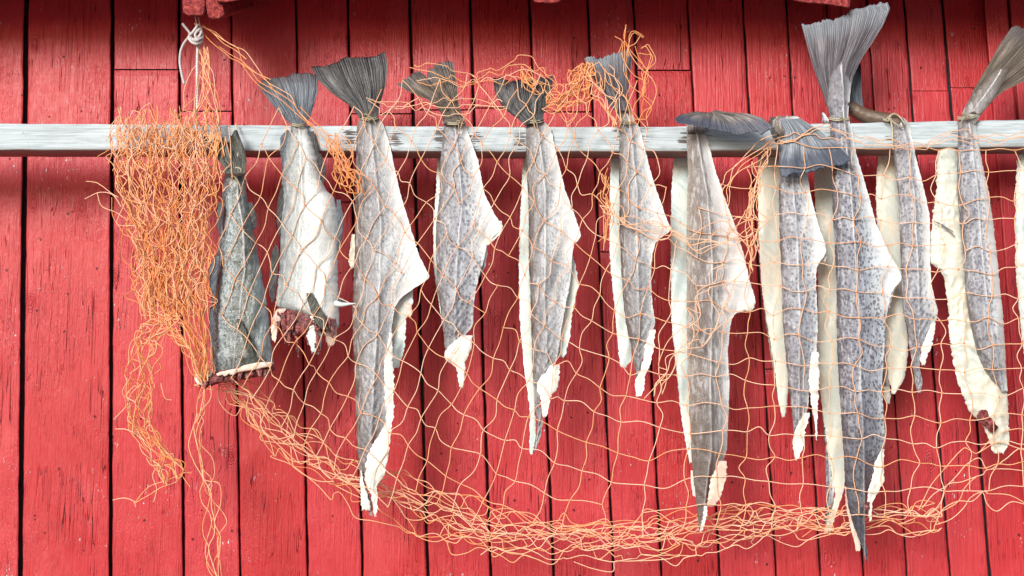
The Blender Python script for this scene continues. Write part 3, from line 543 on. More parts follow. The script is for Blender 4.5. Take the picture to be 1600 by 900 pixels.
f6 = halves('slim grey split fish whose upright tail is wrapped in orange net strands', 980, 190,
    [(150, 957, 982), (170, 960, 985), (188, 969, 991), (200, 968, 1000), (215, 968, 1004), (250, 967, 1012), (280, 967, 1020), (300, 968, 1027), (340, 968, 1041), (358, 968, 1049), (364, 968, 1046), (371, 968, 1031), (380, 969, 1024), (400, 970, 1019), (430, 971, 1017), (470, 974, 1019), (505, 978, 1024), (520, 981, 1020), (540, 986, 1010), (560, 990, 1004), (580, 992, 1002), (604, 993, 1000)],
    SK_A, [(150, 968), (190, 985), (250, 990), (300, 995), (400, 996), (480, 998), (600, 998)], seed=290, fy=382, wr=0.0020,
    rear=[(210, 957, 972), (250, 954, 972), (300, 953, 972), (350, 952, 972), (400, 953, 974), (450, 957, 976), (500, 962, 980), (540, 966, 987), (558, 967, 987), (566, 968, 985), (574, 971, 976)],
    tips=(([(515, 1016, 1024), (540, 1008, 1023), (565, 1004, 1017), (580, 1001, 1012), (586, 996, 1009), (600, 992, 1007), (612, 992, 1006), (620, 995, 1000)], FL_W, -0.236, 0.009),),
    tail=(([(958, 172), (948, 157), (933, 133), (919, 108), (913, 91)], [(913, 91), (925, 88), (936, 93), (950, 87), (967, 82), (978, 76), (988, 78)], [(985, 175), (982, 153), (983, 127), (987, 98), (988, 78)]), FIN_P, dict(d0=-0.238, d1=-0.232, seed=36, nrays=24, amp=0.0022, jag=2.0)),
    tie_at=(968, 992, 189))
f7 = halves('long brown-grey split fish whose tail folds sideways over the pole like a cap', 1088, 196,
    [(190, 1074, 1100), (204, 1073, 1101), (220, 1073, 1106), (240, 1074, 1111), (270, 1075, 1119), (300, 1074, 1129), (350, 1073, 1148), (400, 1073, 1163), (440, 1073, 1172), (462, 1073, 1179), (476, 1073, 1181), (484, 1073, 1166), (490, 1073, 1146), (510, 1073, 1141), (550, 1074, 1137), (600, 1075, 1140), (650, 1077, 1138), (700, 1080, 1136), (722, 1081, 1130), (745, 1083, 1114), (775, 1087, 1107), (800, 1089, 1104), (818, 1091, 1098), (830, 1092, 1095)],
    SK_B, [(190, 1086), (260, 1097), (300, 1104), (350, 1109), (400, 1113), (470, 1112), (600, 1110), (700, 1112), (830, 1096)], seed=320, fy=490,
    rear=[(200, 1056, 1078), (250, 1052, 1078), (300, 1049, 1078), (350, 1048, 1078), (450, 1048, 1078), (500, 1049, 1079), (550, 1054, 1080), (600, 1059, 1081), (640, 1063, 1082), (680, 1069, 1084), (710, 1075, 1084), (724, 1078, 1082)],
    tips=(([(720, 1124, 1136), (745, 1112, 1135), (765, 1108, 1130), (780, 1106, 1124), (790, 1106, 1116)], FL_P, -0.242, 0.010), ([(790, 1100, 1105), (810, 1098, 1104), (830, 1093, 1098)], FL_W, -0.236, 0.006), ([(735, 1079, 1084), (760, 1080, 1086), (776, 1083, 1087)], FL_W, -0.20, 0.004), ([(470, 1150, 1180), (482, 1150, 1179), (487, 1152, 1172)], FL_W, -0.225, 0.006)),
    tail=(([(1108, 176), (1087, 174), (1062, 179), (1052, 187)], [(1052, 187), (1062, 193), (1073, 194), (1097, 198), (1115, 203), (1140, 206), (1151, 212), (1165, 208), (1185, 206), (1189, 211), (1200, 205), (1211, 200)], [(1118, 172), (1133, 175), (1167, 177), (1190, 184), (1211, 200)]), FIN_C, dict(d0=-0.262, d1=-0.296, seed=37, nrays=44, amp=0.0009, jag=1.0, wave=0.004)))
strip('tail_stem', [(180, 1080, 1112), (190, 1072, 1106), (200, 1073, 1102), (209, 1075, 1100)], SK_B, f7, d=-0.232, bulge=0.012, seed=340)
f8 = halves('spotted split fish with its bluish tail flopped forward down over the pole', 1238, 190,
    [(205, 1214, 1258), (240, 1217, 1260), (275, 1219, 1262), (300, 1217, 1266), (330, 1217, 1273), (355, 1218, 1280), (380, 1219, 1289), (392, 1219, 1291), (402, 1220, 1287), (412, 1220, 1278), (430, 1221, 1275), (460, 1222, 1276), (500, 1223, 1278), (550, 1227, 1276), (580, 1230, 1270), (610, 1233, 1265), (640, 1237, 1262), (662, 1239, 1255), (682, 1240, 1245)],
    SK_S, [(205, 1233), (300, 1240), (400, 1247), (500, 1250), (680, 1248)], seed=350, fy=414,
    rear=[(205, 1187, 1222), (250, 1184, 1222), (300, 1184, 1222), (350, 1185, 1222), (400, 1187, 1223), (450, 1190, 1225), (500, 1197, 1227), (550, 1207, 1230), (590, 1212, 1232), (620, 1215, 1231), (640, 1219, 1229), (652, 1222, 1226)], rear_mat=FL_C,
    tips=(([(550, 1268, 1279), (575, 1265, 1280), (600, 1264, 1280), (620, 1267, 1279), (636, 1268, 1277), (655, 1272, 1277), (688, 1275, 1277)], FL_W, -0.236, 0.006), ([(645, 1256, 1266), (660, 1248, 1263), (675, 1242, 1258), (692, 1238, 1258), (706, 1240, 1252), (720, 1243, 1246)], FL_W, -0.236, 0.009),
          ([(393, 1274, 1291), (404, 1274, 1292), (409, 1277, 1289)], FL_W, -0.216, 0.005)),
    flaps=(([(470, 1193, 1199), (510, 1197, 1206), (560, 1205, 1214), (600, 1211, 1223), (622, 1215, 1221)], SK_B, -0.118),),
    tail=(([(1218, 186), (1226, 205), (1224, 228), (1217, 252), (1220, 273)], [(1220, 273), (1228, 277), (1240, 270), (1255, 271), (1268, 268), (1280, 264), (1297, 260), (1304, 262), (1318, 257), (1332, 250)], [(1250, 185), (1264, 193), (1285, 207), (1307, 225), (1332, 250)]), FIN_L, dict(d0=-0.264, d1=-0.276, seed=38, nrays=46, amp=0.0008, jag=1.6, wave=0.005)))
strip('tail_stem', [(181, 1216, 1244), (186, 1208, 1252), (195, 1206, 1262), (206, 1212, 1262), (216, 1220, 1250)], SK_B, f8, d=-0.236, bulge=0.016, seed=380)
strip('tail_stem', [(183, 1203, 1222), (195, 1200, 1216), (210, 1205, 1218), (222, 1212, 1219)], FIN_K, f8, d=-0.226, bulge=0.006, seed=381, cols=14)
f9 = halves('largest fish in the row, dark spotted, its tall fan tail reaching the eave', 1312, 184,
    [(84, 1311, 1320), (92, 1306, 1326), (110, 1298, 1329), (130, 1292, 1330), (160, 1291, 1327), (183, 1297, 1325), (192, 1297, 1329), (215, 1297, 1334), (240, 1297, 1338), (270, 1298, 1347), (300, 1300, 1356), (350, 1302, 1369), (400, 1305, 1392), (425, 1306, 1407), (436, 1307, 1410), (444, 1307, 1403), (455, 1307, 1394), (480, 1307, 1388), (500, 1307, 1384), (550, 1308, 1382), (600, 1311, 1378), (650, 1314, 1381), (690, 1317, 1384), (708, 1318, 1380), (730, 1319, 1366), (755, 1321, 1359), (790, 1325, 1352), (820, 1333, 1351), (845, 1343, 1352), (862, 1350, 1356), (878, 1353, 1356)],
    SK_D, [(84, 1314), (195, 1320), (300, 1330), (400, 1337), (500, 1342), (600, 1345), (700, 1350), (870, 1352)], seed=400, fy=462, bulge=0.024,
    rear=[(205, 1276, 1300), (263, 1272, 1300), (300, 1273, 1304), (400, 1277, 1309), (450, 1278, 1310), (500, 1278, 1311), (550, 1276, 1313), (600, 1280, 1316), (650, 1286, 1319), (700, 1293, 1321), (740, 1300, 1321), (768, 1305, 1318), (790, 1302, 1311), (810, 1294, 1304), (832, 1287, 1296)], rear_mat=FL_C,
    tips=(([(702, 1378, 1382), (720, 1368, 1381), (740, 1364, 1381), (752, 1361, 1383), (764, 1357, 1374), (775, 1355, 1368), (786, 1354, 1363), (800, 1356, 1362), (814, 1358, 1361)], FL_W, -0.242, 0.010), ([(760, 1319, 1322), (800, 1323, 1330), (830, 1330, 1340), (850, 1336, 1345), (862, 1338, 1343)], FL_P, -0.215, 0.005),
          ([(425, 1392, 1410), (440, 1388, 1408), (452, 1386, 1398), (480, 1384, 1390)], FL_W, -0.222, 0.006), ([(784, 1352, 1359), (794, 1351, 1358), (802, 1352, 1357)], GORE, -0.246, 0.006)),
    flaps=(([(640, 1284, 1291), (700, 1289, 1299), (760, 1291, 1304), (800, 1289, 1301), (818, 1287, 1293)], SK_D, -0.150), ([(176, 1283, 1287), (184, 1284, 1294), (194, 1286, 1297)], SK_D, -0.22)),
    tail=(([(1291, 165), (1287, 150), (1278, 127), (1268, 97), (1258, 60), (1252, 37)], [(1252, 37), (1263, 38), (1287, 32), (1300, 31), (1313, 27), (1330, 15), (1345, 13), (1360, 7), (1387, 3)], [(1327, 165), (1328, 148), (1333, 120), (1347, 90), (1363, 67), (1380, 40), (1391, 13), (1387, 3)]), FIN_P, dict(d0=-0.228, d1=-0.232, seed=39, nrays=40, amp=0.0018, jag=1.5)),
    tie_at=(1297, 1326, 184))
f10 = halves('narrow split fish with a brown bent tail stalk passing behind the largest fish', 1408, 190,
    [(184, 1396, 1410), (190, 1393, 1420), (205, 1393, 1423), (240, 1396, 1430), (270, 1399, 1437), (300, 1403, 1445), (340, 1405, 1453), (400, 1407, 1453), (440, 1409, 1455), (470, 1410, 1461), (484, 1411, 1466), (500, 1414, 1463), (515, 1417, 1458), (530, 1419, 1448), (550, 1422, 1438), (575, 1426, 1437), (600, 1430, 1442), (614, 1434, 1438)],
    SK_S, [(184, 1406), (220, 1417), (300, 1428), (400, 1434), (500, 1436), (610, 1436)], seed=440, fy=470, wr=0.0024, d=-0.226,
    rear=[(205, 1374, 1400), (250, 1371, 1400), (300, 1368, 1407), (350, 1370, 1409), (400, 1375, 1411), (450, 1384, 1413), (500, 1383, 1417), (550, 1383, 1419), (590, 1388, 1414), (604, 1392, 1406), (616, 1394, 1398)], rear_mat=FL_C,
    tips=(([(505, 1456, 1463), (520, 1450, 1460), (540, 1441, 1456), (560, 1437, 1448), (570, 1440, 1444)], FL_W, -0.234, 0.008), ([(604, 1380, 1390), (620, 1381, 1392), (632, 1386, 1390)], FL_C, -0.15, 0.005)),
    flaps=(([(545, 1380, 1386), (580, 1378, 1388), (612, 1379, 1391), (622, 1381, 1390)], SK_B, -0.140),))
n_ = 30; pth = smoothpath([(1316, 160, -0.185), (1330, 168, -0.185), (1350, 180, -0.19), (1375, 186, -0.20), (1396, 190, -0.215), (1408, 194, -0.228)], n_)
v, f = tubes(pth[None], np.interp(np.linspace(0, 1, n_), [0, .3, .7, 1], [0.012, 0.016, 0.017, 0.012])[None], 14)
new_obj('tail_stem', v, f, flat_mat('dark_brown_skin', (0.17, 0.11, 0.07), 0.4, (0.07, 0.05, 0.045), 60, 0.5, 0.004), f10)
fan('tail_fin', [(1320, 160), (1322, 140), (1328, 120), (1338, 98)], [(1338, 98), (1341, 96), (1345, 100)], [(1350, 172), (1347, 150), (1346, 125), (1345, 100)], FIN_B, f10, -0.175, -0.170, nrays=8, seed=40, ni=40, front=False)
cord('tail_twine', [[(1380, 188, -0.226), (1390, 186, -0.238), (1394, 200, -0.240), (1395, 222, -0.240), (1396, 234, -0.236)], [(1386, 184, -0.236), (1396, 178, -0.240), (1404, 181, -0.240), (1413, 192, -0.244), (1414, 195, -0.244)], [(1390, 183, -0.236), (1395, 190, -0.244), (1404, 196, -0.246), (1411, 199, -0.246)], [(1380, 187, -0.232), (1388, 189, -0.240), (1392, 180, -0.238), (1398, 177, -0.236)]], 0.0018, TWINE, f10)
f11 = fish(1510, 190, 'fish with a broad cream fillet side and tail curving up to the right')
fan('tail_fin', [(1508, 176), (1520, 142), (1545, 100), (1563, 68), (1581, 41)], [(1581, 41), (1590, 40), (1600, 43), (1618, 52), (1632, 75), (1640, 108)], [(1532, 180), (1553, 155), (1570, 141), (1600, 127), (1640, 108)], FIN_T, f11, -0.238, -0.232, nrays=30, seed=41, amp=0.0014)
strip('tail_stem', [(108, 1556, 1575), (120, 1544, 1572), (140, 1527, 1562), (160, 1512, 1548), (175, 1504, 1536), (188, 1499, 1527), (194, 1498, 1524)], SK_T, f11, d=-0.238, bulge=0.012, seed=470)
strip('skin_side', [(184, 1499, 1526), (192, 1497, 1524), (205, 1497, 1526), (240, 1496, 1532), (270, 1495, 1538), (300, 1496, 1545), (350, 1500, 1552), (400, 1506, 1558), (450, 1508, 1563), (500, 1515, 1568), (550, 1526, 1571), (580, 1539, 1572), (600, 1556, 1574), (612, 1566, 1574)], SK_S, f11, d=-0.236, bulge=0.022, seed=471, lat=[(184, 1514), (300, 1527), (400, 1535), (500, 1546), (600, 1566)])
strip('fillet', [(205, 1471, 1500), (250, 1464, 1500), (300, 1462, 1504), (335, 1456, 1507), (350, 1457, 1508), (370, 1452, 1510), (400, 1450, 1512), (413, 1453, 1512), (420, 1468, 1513), (440, 1477, 1514), (480, 1481, 1520), (520, 1483, 1530), (560, 1488, 1545), (600, 1497, 1572), (630, 1508, 1575), (650, 1520, 1577), (665, 1536, 1577), (680, 1543, 1577), (700, 1548, 1575), (709, 1555, 1566)], FL_C, f11, d=-0.205, d_end=-0.228, bulge=0.012, jit=1.1, seed=472, lump=0.004, spike=2.5)
strip('blood_mark', [(640, 1532, 1540), (650, 1526, 1548), (660, 1530, 1552), (668, 1542, 1562), (676, 1546, 1552)], GORE, f11, d=-0.243, bulge=0.006, jit=2.0, seed=473, cols=14)
strip('torn_edge', [(404, 1470, 1500), (414, 1460, 1504), (424, 1474, 1500), (432, 1480, 1494)], FL_W, f11, d=-0.222, bulge=0.008, jit=2.2, seed=474, cols=20, lump=0.004)
cord('fin_spine', [[(1460, 346, -.228), (1470, 351, -.232), (1482, 360, -.234), (1492, 370, -.232)], [(1459, 345, -.228), (1468, 349, -.232), (1478, 355, -.234), (1489, 362, -.232)]], 0.0012, SKD, f11)
tie(f11, 1497, 1526, 181, -0.246, seed=12, slope=-2)
f12 = fish(1606, 190, 'pale flesh edge of a fish cut off by the right edge of the photo')
strip('inner_side', [(200, 1592, 1626), (240, 1589, 1628), (300, 1587, 1632), (400, 1586, 1636), (440, 1588, 1638), (480, 1592, 1640), (530, 1597, 1642), (600, 1606, 1640), (650, 1615, 1632)], FL_B, f12, d=-0.150, bulge=0.012, seed=480, jit=1.0)
strip('skin_side', [(183, 1618, 1644), (240, 1614, 1656), (320, 1613, 1675), (400, 1613, 1694), (420, 1613, 1672), (520, 1616, 1668), (640, 1630, 1655), (680, 1636, 1644)], SK_A, f12, d=-0.227, bulge=0.024, seed=481, lat=[(183, 1630), (400, 1642), (680, 1640)])
fan('tail_fin', [(1618, 185), (1612, 160), (1607, 135)], [(1607, 135), (1630, 126), (1655, 122), (1672, 118)], [(1644, 185), (1658, 160), (1672, 118)], FIN_K, f12, -0.236, -0.230, seed=43)
tie(f12, 1618, 1644, 182, seed=13)

# ------------------------------------------------------------------ the orange net
D2 = DM.copy()
for _ in range(2):      # grow forward reach a little, then soften, so strands ride over edges
    for ax in (0, 1): D2 = np.minimum(D2, np.minimum(np.roll(D2, 1, ax), np.roll(D2, -1, ax)))
def reach(px, py):
    i = np.clip((np.asarray(py)/2).astype(int)+10, 0, 499); j = np.clip((np.asarray(px)/2).astype(int)+10, 0, 849)
    return D2[i, j]
NS = 7
class Net:
    def __init__(s): s.E = []; s.R = []; s.K = []; s.rad = []
    def edge(s, a, b, amp=4.0, rnd=None, lie=True, ta=None, tb=None, r=0.00098):
        """a, b = (px, py, y); a slack strand between two knots"""
        a, b = np.array(a, float), np.array(b, float); t = np.linspace(0, 1, NS)[:, None]
        d = b[:2]-a[:2]; L = max(np.hypot(*d), 1e-3); nrm = np.array([-d[1], d[0]])/L
        s1, s2 = random.gauss(0, amp), random.gauss(0, amp)
        off = s1*np.sin(np.pi*t)+0.6*s2*np.sin(2*np.pi*t)
        p = a[None]*(1-t)+b[None]*t; p[:, :2] += off*nrm
        s.E.append((p, lie)); s.R.append(random.random() if rnd is None else rnd); s.rad.append(r)
    def strand(s, nodes, wob=4.0, rnd=None, lie=True, r=0.00098):
        """one length of twine running smoothly through its knots, slack between them"""
        p = np.array(nodes, float)
        if len(p) < 2: return
        mid = (p[:-1]+p[1:])/2; d = p[1:, :2]-p[:-1, :2]; L = np.maximum(np.hypot(d[:, 0], d[:, 1]), 1)
        nr = np.stack([-d[:, 1], d[:, 0]], -1)/L[:, None]
        mid[:, :2] += nr*(RNG.normal(0, wob, len(mid))*np.minimum(1, L/30))[:, None]
        q = np.empty((len(p)*2-1, 3)); q[::2] = p; q[1::2] = mid
        q = np.vstack([2*q[0]-q[1], q, 2*q[-1]-q[-2]]); t = np.linspace(0, 1, NS)[:, None]
        rr = random.random() if rnd is None else rnd
        for i in range(len(q)-3):
            a, b, c, e = q[i:i+4]
            s.E.append((0.5*((2*b)+(-a+c)*t+(2*a-5*b+4*c-e)*t*t+(-a+3*b-3*c+e)*t**3), lie)); s.R.append(min(1, max(0, rr+random.uniform(-.1, .1)))); s.rad.append(r)
    def knot(s, a, lie=True): s.K.append((np.array(a, float), lie))
    def line(s, pts, amp=2.0, rnd=None, lie=True, seg=30, r=0.00098):
        p = np.array(pts, float); Ls = np.r_[0, np.cumsum(np.hypot(*np.diff(p[:, :2], axis=0).T))]; n = max(2, int(Ls[-1]/seg)+1)
        # smooth spline through the control points, cut into NS-point pieces
        q = np.vstack([2*p[0]-p[1], p, 2*p[-1]-p[-2]]); out = []
        m = len(p)-1
        for t in np.linspace(0, m-1e-6, (n-1)*(NS-1)+1):
            i = int(t); f = t-i; a, b, c, d = q[i:i+4]
            out.append(0.5*((2*b)+(-a+c)*f+(2*a-5*b+4*c-d)*f*f+(-a+3*b-3*c+d)*f**3))
        out = np.array(out); k = np.arange(len(out))*seg/(NS-1); sd = random.randrange(9999)
        out[:, 0] += amp*vnoise(k, sd, 0.07); out[:, 1] += amp*vnoise(k, sd+1, 0.07)
        rr = random.random() if rnd is None else rnd
        for i in range(n-1): s.E.append((out[i*(NS-1):i*(NS-1)+NS], lie)); s.R.append(rr); s.rad.append(r)
    def bunch(s, path, M_, cell, layers, jit, dep=0.02, amp=3.0, lie=False, rlo=0.0, rhi=1.0, drop=0.05, r=0.00100):
        """netting gathered along a path of (x, y, width, depth)"""
        p = np.array(path, float); Ls = np.r_[0, np.cumsum(np.hypot(*np.diff(p[:, :2], axis=0).T))]
        for l in range(layers):
            n = max(2, int(Ls[-1]/cell*random.uniform(.9, 1.1))+1); t = np.linspace(random.uniform(-.7, .6)*cell if n > 3 else 0, Ls[-1], n); t = t+np.r_[0, RNG.uniform(-.25, .25, n-2)*cell, 0] if n > 2 else t
            c = np.stack([np.interp(t, Ls, p[:, k]) for k in range(4)], -1); c[:, :2] += np.clip(t[:, None], None, 0)*(p[1, :2]-p[0, :2])/max(Ls[1], 1); dv = np.gradient(c[:, :2], axis=0) if n > 1 else None
            dv /= np.maximum(np.linalg.norm(dv, axis=1, keepdims=True), 1e-6); nv = np.stack([-dv[:, 1], dv[:, 0]], -1)
            mM = max(2, M_); N = {}; lr = random.uniform(-dep, dep); sh = random.uniform(-.1, .1)
            for k in range(n):
                for m in range(mM):
                    o = ((m+0.5*(k % 2)+0.25)/mM-0.5+sh)*c[k, 2]
                    q = c[k, :2]+nv[k]*o+RNG.normal(0, jit, 2)
                    N[k, m] = (q[0], q[1], c[k, 3]+lr*0.7+RNG.normal(0, dep*0.35))
            for m in range(mM):
                for side in (0, 1):
                    run = []
                    for k in range(n):
                        m2 = m if (k % 2 == 0 or side == 0) else m-1
                        if (k, m2) in N and random.random() > drop: run.append(N[k, m2])
                        else:
                            s.strand(run, amp, random.uniform(rlo, rhi), lie, r); run = []
                    s.strand(run, amp, random.uniform(rlo, rhi), lie, r)
                for k in range(n):
                    if random.random() < 0.35: s.knot(N[k, m], lie)
    def build(s, name, parent, kn=0.0027):
        pts = np.stack([e[0] for e in s.E]); lie = np.array([e[1] for e in s.E])
        y = pts[..., 2].copy(); rc = reach(pts[..., 0], pts[..., 1])-0.0020
        # ease strands forward over what they touch
        yy = np.where(lie[:, None], np.minimum(y, rc), y); sm = yy.copy(); sm[:, 1:-1] = (yy[:, :-2]+yy[:, 1:-1]*2+yy[:, 2:])/4; yy = np.where(lie[:, None], np.minimum(sm, yy), y)
        W = P(pts[..., 0], pts[..., 1], yy); v, f = tubes(W, np.array(s.rad)[:, None]*np.ones((1, NS)), 5)
        rn = np.repeat(s.R, NS*5)
        if s.K:
            oc = np.array([(1, 0, 0), (-1, 0, 0), (0, 1, 0), (0, -1, 0), (0, 0, 1), (0, 0, -1)])*1.0
            of = np.array([(0, 2, 4), (2, 1, 4), (1, 3, 4), (3, 0, 4), (2, 0, 5), (1, 2, 5), (3, 1, 5), (0, 3, 5)])
            kv, kf = [], []
            for q, l in s.K:
                yk = min(q[2], float(reach(q[0], q[1]))-0.0020) if l else q[2]; c = P(q[0], q[1], yk)
                kf.append(of+len(v)+6*len(kv)); kv.append(c+oc*kn*random.uniform(.75, 1.15))
            nv_ = len(kv)*6; v = np.vstack([v, np.concatenate(kv)]); rn = np.r_[rn, np.full(nv_, 0.05)]
            f = [tuple(x) for x in f]+[tuple(x) for x in np.concatenate(kf)]
        return new_obj(name, v, f, NET, parent, dict(rnd=rn))

net = thing('fishing_net', 'tangled orange twine fishing net draped over the fish and pole', 'net', tuple(map(float, P(312, 42, -0.21))))
DN = -0.245
# open meshes: diamonds at the left turning into squares to the right
o = Net()
xc = np.arange(250, 1800, 2.0)
ang = np.interp(xc, [330, 560, 760, 920, 1040, 1300, 1450, 1600], [54, 47, 40, 26, 3, 4, 2, -6])
yc = 300+np.r_[0, np.cumsum(np.tan(np.radians(ang[:-1]))*2.0)]; yc = yc-np.interp(700, xc, yc)+440
stepx = np.interp(xc, [330, 600, 900, 1050, 1300, 1600], [27, 30, 34, 42, 43, 40])
hh = np.interp(xc, [330, 600, 800, 950, 1100, 1600], [74, 62, 56, 46, 38, 38]); lean = np.interp(xc, [330, 600, 900, 1100, 1600], [-0.42, -0.5, -0.35, -0.03, 0.03])
TOP = lambda x: np.interp(x, [330, 345, 400, 440, 500, 560, 620, 700, 800, 900, 1000, 1030, 1060, 1120, 1180, 1230, 1600], [180, 60, 115, 165, 215, 140, 105, 110, 100, 110, 120, 250, 340, 300, 215, 200, 205])
BOT = lambda x: np.interp(x, [330, 345, 380, 450, 520, 620, 700, 800, 950, 1100, 1200, 1300, 1440, 1500, 1600, 1700], [400, 540, 640, 700, 755, 790, 815, 840, 850, 835, 830, 818, 812, 790, 775, 760])
xi = [300.0]
while xi[-1] < 1760: xi.append(xi[-1]+float(np.interp(xi[-1], xc, stepx)))
N = {}
for i, x0 in enumerate(xi):
    for j in range(-26, 40):
        x = x0; 
        for _ in range(3): y = np.interp(x, xc, yc)+j*np.interp(x, xc, hh); x = x0+(y-480)*np.interp(x0, xc, lean)
        x += random.gauss(0, 3.6)+2.5*math.sin(j*1.7+i); y = y+random.gauss(0, 3.6)
        if 338 < x < 1720 and TOP(x)-6 < y < BOT(x)+14: N[i, j] = (x, y, DN+random.uniform(-.012, .004))
def chains(di, dj):
    for (i, j) in N:
        if (i-di, j-dj) not in N:
            run = [(i, j)]
            while (run[-1][0]+di, run[-1][1]+dj) in N: run.append((run[-1][0]+di, run[-1][1]+dj))
            cur = [N[run[0]]]
            for q in run[1:]:
                a_, b_ = cur[-1], N[q]
                if math.hypot(a_[0]-b_[0], a_[1]-b_[1]) > 84 or random.random() < 0.015: o.strand(cur, 4.2, random.uniform(.5, 1.0)); cur = [b_]
                else: cur.append(b_)
            o.strand(cur, 4.2, random.uniform(.5, 1.0))
chains(1, 0); chains(0, 1)
for a in N.values(): o.knot(a)
o.build('open_mesh', net)
# gathered netting: the hanging clump at the left, tassels, the hem, the bunches round the tails
c = Net()
c.bunch([(255, 186, 155, -.262), (256, 230, 178, -.268), (256, 300, 156, -.275), (264, 350, 130, -.272), (265, 400, 120, -.268), (267, 450, 112, -.262), (271, 490, 102, -.26)], 9, 32, 8, 6.5, 0.022, 7.0, True, 0.0, .85, .08, r=0.00094)
c.bunch([(250, 182, 140, -.235), (250, 215, 170, -.262), (258, 260, 165, -.272)], 10, 26, 2, 6, 0.014, 6.0, True, .1, .9)
c.bunch([(255, 340, 110, -.245), (268, 420, 115, -.245), (275, 480, 100, -.245)], 9, 36, 3, 7, 0.015, 7.0, False, 0.0, .5)
c.bunch([(285, 480, 92, -.262), (302, 520, 60, -.258), (316, 560, 30, -.25), (319, 595, 14, -.245)], 6, 30, 4, 3.0, 0.016, 3.5, False, 0.0, .7)
c.bunch([(282, 498, 20, -.262), (262, 496, 24, -.262), (240, 508, 30, -.26), (224, 535, 40, -.255), (216, 570, 46, -.25), (216, 605, 48, -.25), (214, 640, 50, -.245), (222, 672, 40, -.24), (240, 700, 34, -.235), (258, 725, 38, -.23), (268, 748, 40, -.23)], 3, 26, 4, 5.0, 0.014, 6.0, False, 0.05, .8)
c.bunch([(320, 590, 12, -.245), (318, 625, 14, -.24), (308, 665, 22, -.235), (308, 700, 26, -.23), (322, 735, 24, -.225), (333, 775, 34, -.22), (338, 820, 44, -.22), (336, 860, 40, -.22), (342, 905, 26, -.22)], 2, 38, 2, 3.0, 0.010, 4.5, False, 0.2, .9)
c.bunch([(322, 592, 16, -.20), (370, 612, 48, -.19), (405, 645, 62, -.18), (450, 690, 62, -.17), (510, 735, 74, -.165), (580, 765, 88, -.165), (650, 790, 84, -.17), (730, 812, 72, -.175), (800, 833, 66, -.18), (880, 838, 68, -.18), (960, 840, 74, -.18), (1050, 838, 66, -.18), (1140, 822, 62, -.175), (1230, 818, 60, -.17), (1320, 815, 52, -.17), (1400, 812, 46, -.18), (1470, 808, 46, -.19)], 4, 36, 2, 8, 0.020, 7.0, False, .3, 1)
c.bunch([(350, 596, 40, -.20), (395, 618, 56, -.19), (430, 655, 48, -.18), (480, 700, 44, -.17), (560, 750, 40, -.165), (660, 790, 34, -.17), (780, 822, 30, -.175), (900, 826, 30, -.18), (1000, 825, 30, -.18), (1100, 808, 26, -.175), (1220, 800, 28, -.17), (1300, 800, 24, -.17)], 3, 34, 1, 6, 0.014, 6.5, False, .1, .9)
c.bunch([(700, 822, 60, -.19), (800, 848, 64, -.2), (900, 855, 60, -.2), (1000, 862, 50, -.2), (1060, 855, 40, -.2)], 3, 36, 1, 6, 0.01, 8.0, False, .4, 1.0)
c.bunch([(1455, 800, 44, -.21), (1480, 770, 60, -.22), (1520, 740, 110, -.23), (1570, 735, 120, -.24), (1640, 725, 150, -.24)], 4, 42, 1, 6, 0.01, 6.0, True, .4, 1.0)
# diagonal gather from the hook down to the knotted lump beside the third fish
c.bunch([(316, 42, 8, -.215), (350, 68, 22, -.225), (385, 100, 26, -.235), (430, 138, 22, -.245), (465, 175, 20, -.262), (505, 205, 22, -.262), (530, 245, 28, -.262), (548, 290, 26, -.265)], 2, 42, 2, 3, 0.006, 3.0, True, .1, .9)
c.bunch([(520, 215, 16, -.26), (535, 260, 26, -.262), (552, 282, 36, -.268), (556, 300, 18, -.268)], 3, 18, 3, 5, 0.008, 5.0, True, .0, .6)
c.bunch([(312, 60, 8, -.22), (318, 110, 30, -.23), (318, 150, 46, -.24), (312, 190, 70, -.25), (305, 240, 80, -.262)], 3, 40, 3, 5, 0.008, 5.0, True, .1, .8)
c.bunch([(355, 215, 40, -.262), (358, 250, 36, -.27), (352, 285, 40, -.27), (350, 310, 40, -.27)], 2, 30, 1, 6, 0.008, 5.0, True, .3, .8)
# strands looped over the tails
for q in range(4):
    dy = q*7-8
    c.line([(640+q*4, 112+dy, -.24), (690, 116+dy, -.245), (735, 128+dy*.6, -.235), (770, 118+dy, -.24), (815, 104+dy*1.4, -.245), (855, 122+dy, -.245), (872, 140+dy*.5, -.24)], 8, random.uniform(.3, .9), knots=False) if False else c.line([(640+q*4, 112+dy, -.24), (690, 116+dy, -.245), (735, 128+dy*.6, -.235), (770, 118+dy, -.24), (815, 104+dy*1.4, -.245), (855, 122+dy, -.245), (872, 140+dy*.5, -.24)], 8, random.uniform(.3, .9))
for q in range(3): c.line([(575, 150+q*4, -.25), (610, 158+q*9, -.24), (650, 168-q*5, -.24), (690, 152+q*12, -.25), (740, 160+q*6, -.24), (790, 170-q*6, -.245)], 7, random.uniform(.4, .9))
c.bunch([(862, 165, 30, -.245), (880, 160, 40, -.245), (900, 145, 46, -.245), (915, 122, 44, -.245), (918, 100, 26, -.245)], 4, 17, 4, 5, 0.012, 6.0, True, 0.0, .6)
c.bunch([(818, 112, 24, -.245), (826, 128, 30, -.245), (836, 140, 22, -.245)], 3, 14, 3, 5, 0.006, 6.0, True, .1, .6)
c.bunch([(985, 60, 16, -.245), (984, 90, 26, -.248), (990, 120, 40, -.25), (1002, 160, 40, -.245), (1002, 195, 24, -.25)], 2, 28, 2, 6, 0.008, 7.0, True, .0, .7)
c.bunch([(930, 100, 40, -.25), (945, 130, 56, -.25), (960, 165, 50, -.25), (972, 195, 30, -.255)], 3, 30, 2, 6, 0.006, 6.0, True, .3, .9)
